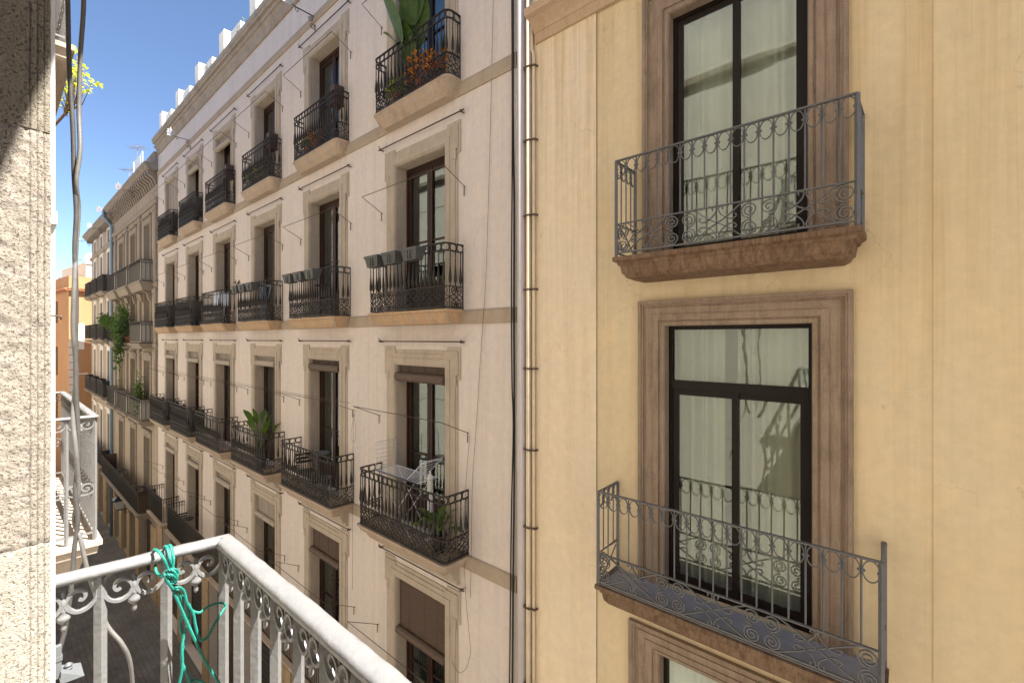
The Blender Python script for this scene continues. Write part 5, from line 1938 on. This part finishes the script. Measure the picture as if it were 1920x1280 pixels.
pos = Vector((-6.85, D - 0.27, -3.57))
t = thing('clothes_airer', 'white wire clothes airer with raised wings on the nearest third-row balcony', 'clothes airer', pos)
part('frame', airer(1.25, 0.44, 1.14), M['white_metal'], t, pos)
q = pos + Vector((-0.62, 0, 1.14))
part('wing', wing_mb(0.5, 0.44, R(88), -1), M['white_metal'], t, q)
q = pos + Vector((0.3, 0, 1.12))
part('wing', wing_mb(0.62, 0.44, R(40), 1), M['white_metal'], t, q)
m = MB(); m.tube([(-0.62, -0.225, 1.135), (0.62, -0.225, 1.135)], 0.012, n=6); m.tube([(-0.62, 0.225, 1.135), (0.0, 0.225, 1.135)], 0.012, n=6)
part('plastic_edge', m, M['blue_plastic'], t, pos)
# white lantern behind it
m = MB()
m.lathe([(0.07, 0), (0.07, 0.03), (0.055, 0.05), (0.055, 0.62), (0.075, 0.64), (0.05, 0.68), (0.012, 0.74), (0.012, 0.78)], (0, 0, 0.45), 10); m.lathe([(0.09, 0), (0.09, 0.02), (0.02, 0.05), (0.02, 0.45)], (0, 0, 0), 10)
o = obj('floor_lamp', m.mesh('floor_lamp', M['white_paint']), None, (-6.42, D - 0.06, -3.57)); tag(o, 'slim white lantern standing behind the clothes airer', 'lantern')
# leafy plant of that balcony
big_plant('potted_plant', 'broad-leaved green plant behind the bars, right end of the nearest third-row balcony', (-5.95, D - 0.25, -3.57),
          [(a, e, 0.16 + 0.05 * (k % 3), 0.34 + 0.04 * (k % 4), 0.065, 1.3) for k, (a, e) in enumerate([(0, 60), (35, 70), (80, 55), (120, 65), (160, 50), (200, 60), (240, 50), (280, 62), (320, 50), (20, 40), (190, 35), (340, 75), (100, 80)])], 0.13, 0.3, 'brown_pot')
# plant of the third column
big_plant('potted_plant', 'tall green broad-leaved plant rising over the rail of the third balcony in the third row', (CX[2] + 0.45, D - 0.28, -3.57),
          [(a, e, 0.75 + 0.1 * (k % 4), 0.45, 0.10, 1.1) for k, (a, e) in enumerate([(10, 75), (60, 80), (150, 72), (200, 68), (250, 80), (300, 70), (345, 55), (180, 55), (100, 85), (25, 62), (215, 82)])], 0.14, 0.3, 'brown_pot')


# small round tables and folding chairs
def table(name, label, pos, r, h, mat):
    t = thing(name, label, 'table', pos)
    m = MB(); m.lathe([(r, 0), (r, 0.02), (r * 0.97, 0.024)], (0, 0, h), 18); part('tabletop', m, M[mat], t, pos)
    for k in range(3):
        a = k * 2.09
        m = MB(); m.tube([(0.04 * math.cos(a), 0.04 * math.sin(a), h), (0.02 * math.cos(a), 0.02 * math.sin(a), h * 0.5), (r * 0.8 * math.cos(a), r * 0.5 * math.sin(a), 0.005)], 0.009, n=6)
        part('leg', m, M['iron'], t, pos)
    return t


def chair(label, pos, rz, mat='iron'):
    t = thing('folding_chair', label, 'chair', pos)
    t.rotation_euler = (0, 0, rz)
    m = MB()
    for i in range(5): m.box(-0.18, 0.18, -0.18 + i * 0.075, -0.125 + i * 0.075, 0.44, 0.455)
    part('seat', m, M[mat], t, pos)
    m = MB()
    for i in range(3): m.box(-0.18, 0.18, 0.17, 0.185, 0.60 + i * 0.09, 0.66 + i * 0.09)
    part('backrest', m, M[mat], t, pos)
    for sx in (-1, 1):
        for (a, b, zt) in ((-0.19, 0.19, 0.88), (0.19, -0.19, 0.44)):
            m = MB(); m.tube([(sx * 0.19, a, 0.0), (sx * 0.19, b, zt)], 0.009, n=6); part('leg', m, M['iron'], t, pos)
    return t


table('round_table', 'small round grey-topped table high at the second balcony of the third row', (CX[1] + 0.38, D - 0.30, -3.57), 0.2, 0.98, 'grey_light')
table('round_table', 'low round stool-table on the second balcony of the third row', (CX[1] + 0.55, D - 0.28, -3.57), 0.17, 0.45, 'grey_light')
chair('dark slatted folding chair on the second balcony of the third row', (CX[1] - 0.35, D - 0.29, -3.57), R(80))
table('round_table', 'dark round table on the long first-floor balcony', (-20.9, D - 0.3, -7.65), 0.26, 0.74, 'iron')
chair('dark folding chair beside the round table on the long first-floor balcony', (-21.6, D - 0.3, -7.65), R(-90))
for i in range(2):
    table('round_table', ('small dark table on the long brown-screened balcony, nearer end', 'small dark table on the long brown-screened balcony, farther end')[i], (-29.4 - i * 4.6, D - 0.36, -8.25), 0.3, 0.74, 'iron')
table('round_table', 'small table behind the rail of the second middle-row balcony', (CX[1] + 0.3, D - 0.2, 0.485), 0.17, 0.72, 'iron')
# washing
pos = Vector((CX[2] + 0.45, D - 0.24, 0.485))
t = thing('clothes_airer', 'small white clothes airer on the third middle-row balcony with jeans over it', 'clothes airer', pos)
part('frame', airer(0.8, 0.26, 0.98), M['white_metal'], t, pos)
o = obj('jeans', cloth_mb(0.3, 0.85, 0.03).mesh('jeans', M['denim']), None, pos + Vector((0.1, -0.02, 0.99))); tag(o, 'faded blue jeans hung over the small clothes airer', 'jeans')
m = airer(0.7, 0.26, 1.0)
pos = Vector((CX[3] + 0.5, D - 0.24, 0.485))
t = thing('clothes_airer', 'clothes airer half hidden under a pale blue sheet on the fourth middle-row balcony', 'clothes airer', pos)
part('frame', m, M['white_metal'], t, pos)
o = obj('sheet', cloth_mb(0.62, 0.42, 0.3, 0.01).mesh('sheet', M['cloth']), None, pos + Vector((0, -0.15, 1.02))); tag(o, 'pale blue sheet hung over the airer on the fourth middle-row balcony', 'sheet')


# greenery on the grey-beige building
def shrub(name, label, pos, boxes, n, ll, mat, seed):
    rnd = random.Random(seed)
    t = thing(name, label, 'plant', pos)
    f = MB()
    for i in range(n):
        bx = boxes[rnd.randrange(len(boxes))]
        c = Vector([rnd.gauss((bx[2 * j] + bx[2 * j + 1]) / 2, (bx[2 * j + 1] - bx[2 * j]) / 3.4) for j in range(3)])
        a = rnd.random() * 6.28
        leaf_blade(f, c, (math.cos(a), math.sin(a), rnd.uniform(-0.8, 0.6)), ll * rnd.uniform(0.6, 1.4), ll * 0.34, 1.0, 2)
    part('foliage', f, M[mat], t, pos)
    s = MB()
    for bx in boxes:
        s.tube([(0, 0.1, 0.2), ((bx[0] + bx[1]) / 4, (bx[2] + bx[3]) / 4, (bx[4] + bx[5]) / 3), ((bx[0] + bx[1]) / 2, (bx[2] + bx[3]) / 2, (bx[4] + bx[5]) / 2)], 0.02, n=5)
    part('stem', s, M['stem'], t, pos)
    part('pot', pot_mb(0.2, 0.32), M['terracotta'], t, pos)
    return t


shrub('climbing_shrub', 'big untidy green climber spilling over a middle balcony of the grey-beige building', (-33.2, D - 0.3, -0.22),
      [(-0.9, 0.6, -0.5, 0.0, 0.2, 1.3), (-2.6, -0.8, -0.6, -0.1, 0.9, 1.5), (-0.2, 1.4, -0.5, 0, 0.6, 1.2), (1.0, 1.9, -0.6, -0.3, -1.2, 0.9), (0.4, 1.8, -0.4, 0.0, 1.2, 2.0), (-3.8, -2.8, -0.6, -0.2, 1.2, 1.7)], 1500, 0.16, 'leaf', 3)
shrub('climbing_shrub', 'dark trailing plant hanging below the rail beside the big climber', (-31.3, D - 0.35, -0.22), [(-0.5, 0.3, -0.4, -0.25, -0.6, 0.9), (-0.4, 0.4, -0.3, 0, 0.6, 1.5)], 500, 0.13, 'leaf_d', 4)
shrub('potted_shrub', 'upright green bush at the third-row balcony next to the cream building', (-29.2, D - 0.3, -3.95), [(-0.25, 0.25, -0.2, 0.2, 0.4, 1.9)], 500, 0.11, 'leaf', 5)
shrub('potted_shrub', 'low leafy plant at the near end of the balcony with the upright bush', (-28.2, D - 0.3, -3.95), [(-0.4, 0.3, -0.25, 0.1, 0.3, 1.0)], 260, 0.11, 'leaf', 6)
for k, (x, lab) in enumerate(((-22.6, 'little plant poking up between the roof blocks, far end of the cream building'), (-19.6, 'little plant between the roof blocks, second from the far end'), (-16.4, 'little green plant between the roof blocks nearest the top edge of the picture'))):
    shrub('roof_plant', lab, (x, D + 0.16, 9.3), [(-0.1, 0.12, -0.1, 0.1, 0.3, 1.0)], 60, 0.09, 'leaf', 20 + k)

# yellow-green tree branch behind the upper balcony of our side
pos = Vector((-11.4, 0.24, 2.19))
t = thing('potted_tree', 'small tree with yellow-green leaves leaning out beyond the balcony above on our side', 'tree', pos)
part('pot', pot_mb(0.13, 0.3), M['terracotta'], t, pos)
br = MB(); lf = MB()
rnd = random.Random(11)
trunk = [pos + Vector((0, 0, 0.25)), pos + Vector((0.3, 0.1, 0.7)), pos + Vector((1.0, 0.35, 1.1)), pos + Vector((1.6, 0.5, 1.25))]
br.tube([p - pos for p in trunk], [0.03, 0.026, 0.022, 0.018], n=7)
tips = [(104, 170), (112, 165), (122, 168), (132, 162), (142, 165), (152, 168), (160, 158), (172, 156), (116, 150), (126, 142), (138, 144), (148, 138), (158, 132), (118, 130), (128, 118), (134, 108), (122, 105), (140, 128), (150, 150), (144, 104), (108, 176), (128, 155), (136, 130), (120, 94), (130, 97), (116, 200)]
base = trunk[-1]
for (px, py) in tips:
    e = atX(px, py, -9.6 + rnd.uniform(-0.4, 0.4))
    mid = base.lerp(e, 0.5) + Vector((0, 0.05, -0.06))
    br.tube([p - pos for p in (base, mid, e)], [0.010, 0.007, 0.003], n=5)
    for j in range(7):
        c = e + Vector((rnd.gauss(0, 0.05), rnd.gauss(0, 0.05), rnd.gauss(0, 0.05))) - pos
        leaf_blade(lf, c, (rnd.uniform(-1, 1), rnd.uniform(-1, 1), rnd.uniform(-0.5, 0.8)), 0.075, 0.022, 0.8, 3)
part('branches', br, M['stem'], t, pos)
part('foliage', lf, M['leaf_y'], t, pos)

# street lamp on its bracket
pos = Vector((-32.6, 4.62, -9.35))
t = thing('street_lamp', 'black wall lantern with frosted panes on a scrolled bracket over the street', 'street lamp', pos)
m = MB()
def ring4(z, r): return [(-r, -r, z), (r, -r, z), (r, r, z), (-r, r, z)]
def hull(mb, levels):
    vs_ = [p for z, r in levels for p in ring4(z, r)]
    fs = [(3, 2, 1, 0)]
    for i in range(len(levels) - 1):
        for j in range(4): fs.append((i * 4 + j, i * 4 + (j + 1) % 4, i * 4 + 4 + (j + 1) % 4, i * 4 + 4 + j))
    fs.append(tuple(len(vs_) - 4 + j for j in range(4)))
    mb.add(vs_, fs)
g = MB(); hull(g, [(0.06, 0.13), (0.52, 0.23)]); part('lamp_glass', g, M['lamp_glass'], t, pos)
c = MB(); hull(c, [(0.52, 0.28), (0.58, 0.27), (0.72, 0.12), (0.78, 0.10), (0.80, 0.03), (0.9, 0.02)]); hull(c, [(0.0, 0.10), (0.06, 0.14)])
part('lamp_cap', c, M['lamp_metal'], t, pos)
b_ = MB(); b_.tube([(0, 0, -0.02), (0, D - pos.y, -0.02)], 0.022, n=6); b_.tube([(0, a - 0.0, z) for a, z in spiral(0.32, -0.16, 0.13, 0.03, 1.6, 1.4)], 0.013, n=5); b_.tube([(0, D - pos.y - 0.02, 0.1), (0, D - pos.y - 0.02, -0.4)], 0.025, n=6)
part('bracket', b_, M['lamp_metal'], t, pos)

# steel box lamp below on our own wall
P0 = atX(116, 1258, -2.1)
pos = Vector((-2.1, P0.y + 0.02, P0.z))
SC = 0.47
t = thing('wall_floodlight', 'light grey floodlight housing with a round cap on our wall below the rail', 'lamp', pos)
m = MB()
m.add([(-0.06, -0.05, 0.02), (0.06, -0.05, 0.02), (0.07, 0.06, -0.025), (-0.07, 0.06, -0.025), (-0.07, -0.055, -0.05), (0.07, -0.055, -0.05), (0.08, 0.066, -0.05), (-0.08, 0.066, -0.05)],
      [(0, 1, 2, 3), (7, 6, 5, 4), (0, 4, 5, 1), (1, 5, 6, 2), (2, 6, 7, 3), (3, 7, 4, 0)])
part('housing', m, M['grey_light'], t, pos)
m = MB(); m.lathe([(0.022, 0.0), (0.022, 0.012), (0.017, 0.014), (0.017, 0.022), (0.022, 0.024), (0.022, 0.034), (0.012, 0.036), (0.012, 0.042), (0.002, 0.044)], (0.0, -0.01, 0.0), 14)
part('cap', m, M['grey_light'], t, pos)
m = MB(); m.box(-0.02, 0.02, YF - pos.y, -0.045, -0.03, 0.19); m.box(-0.025, 0.025, YF - pos.y, -0.04, 0.09, 0.12)
part('bracket', m, M['grey_light'], t, pos)

for ch in t.children:
    for v_ in ch.data.vertices: v_.co = v_.co * SC
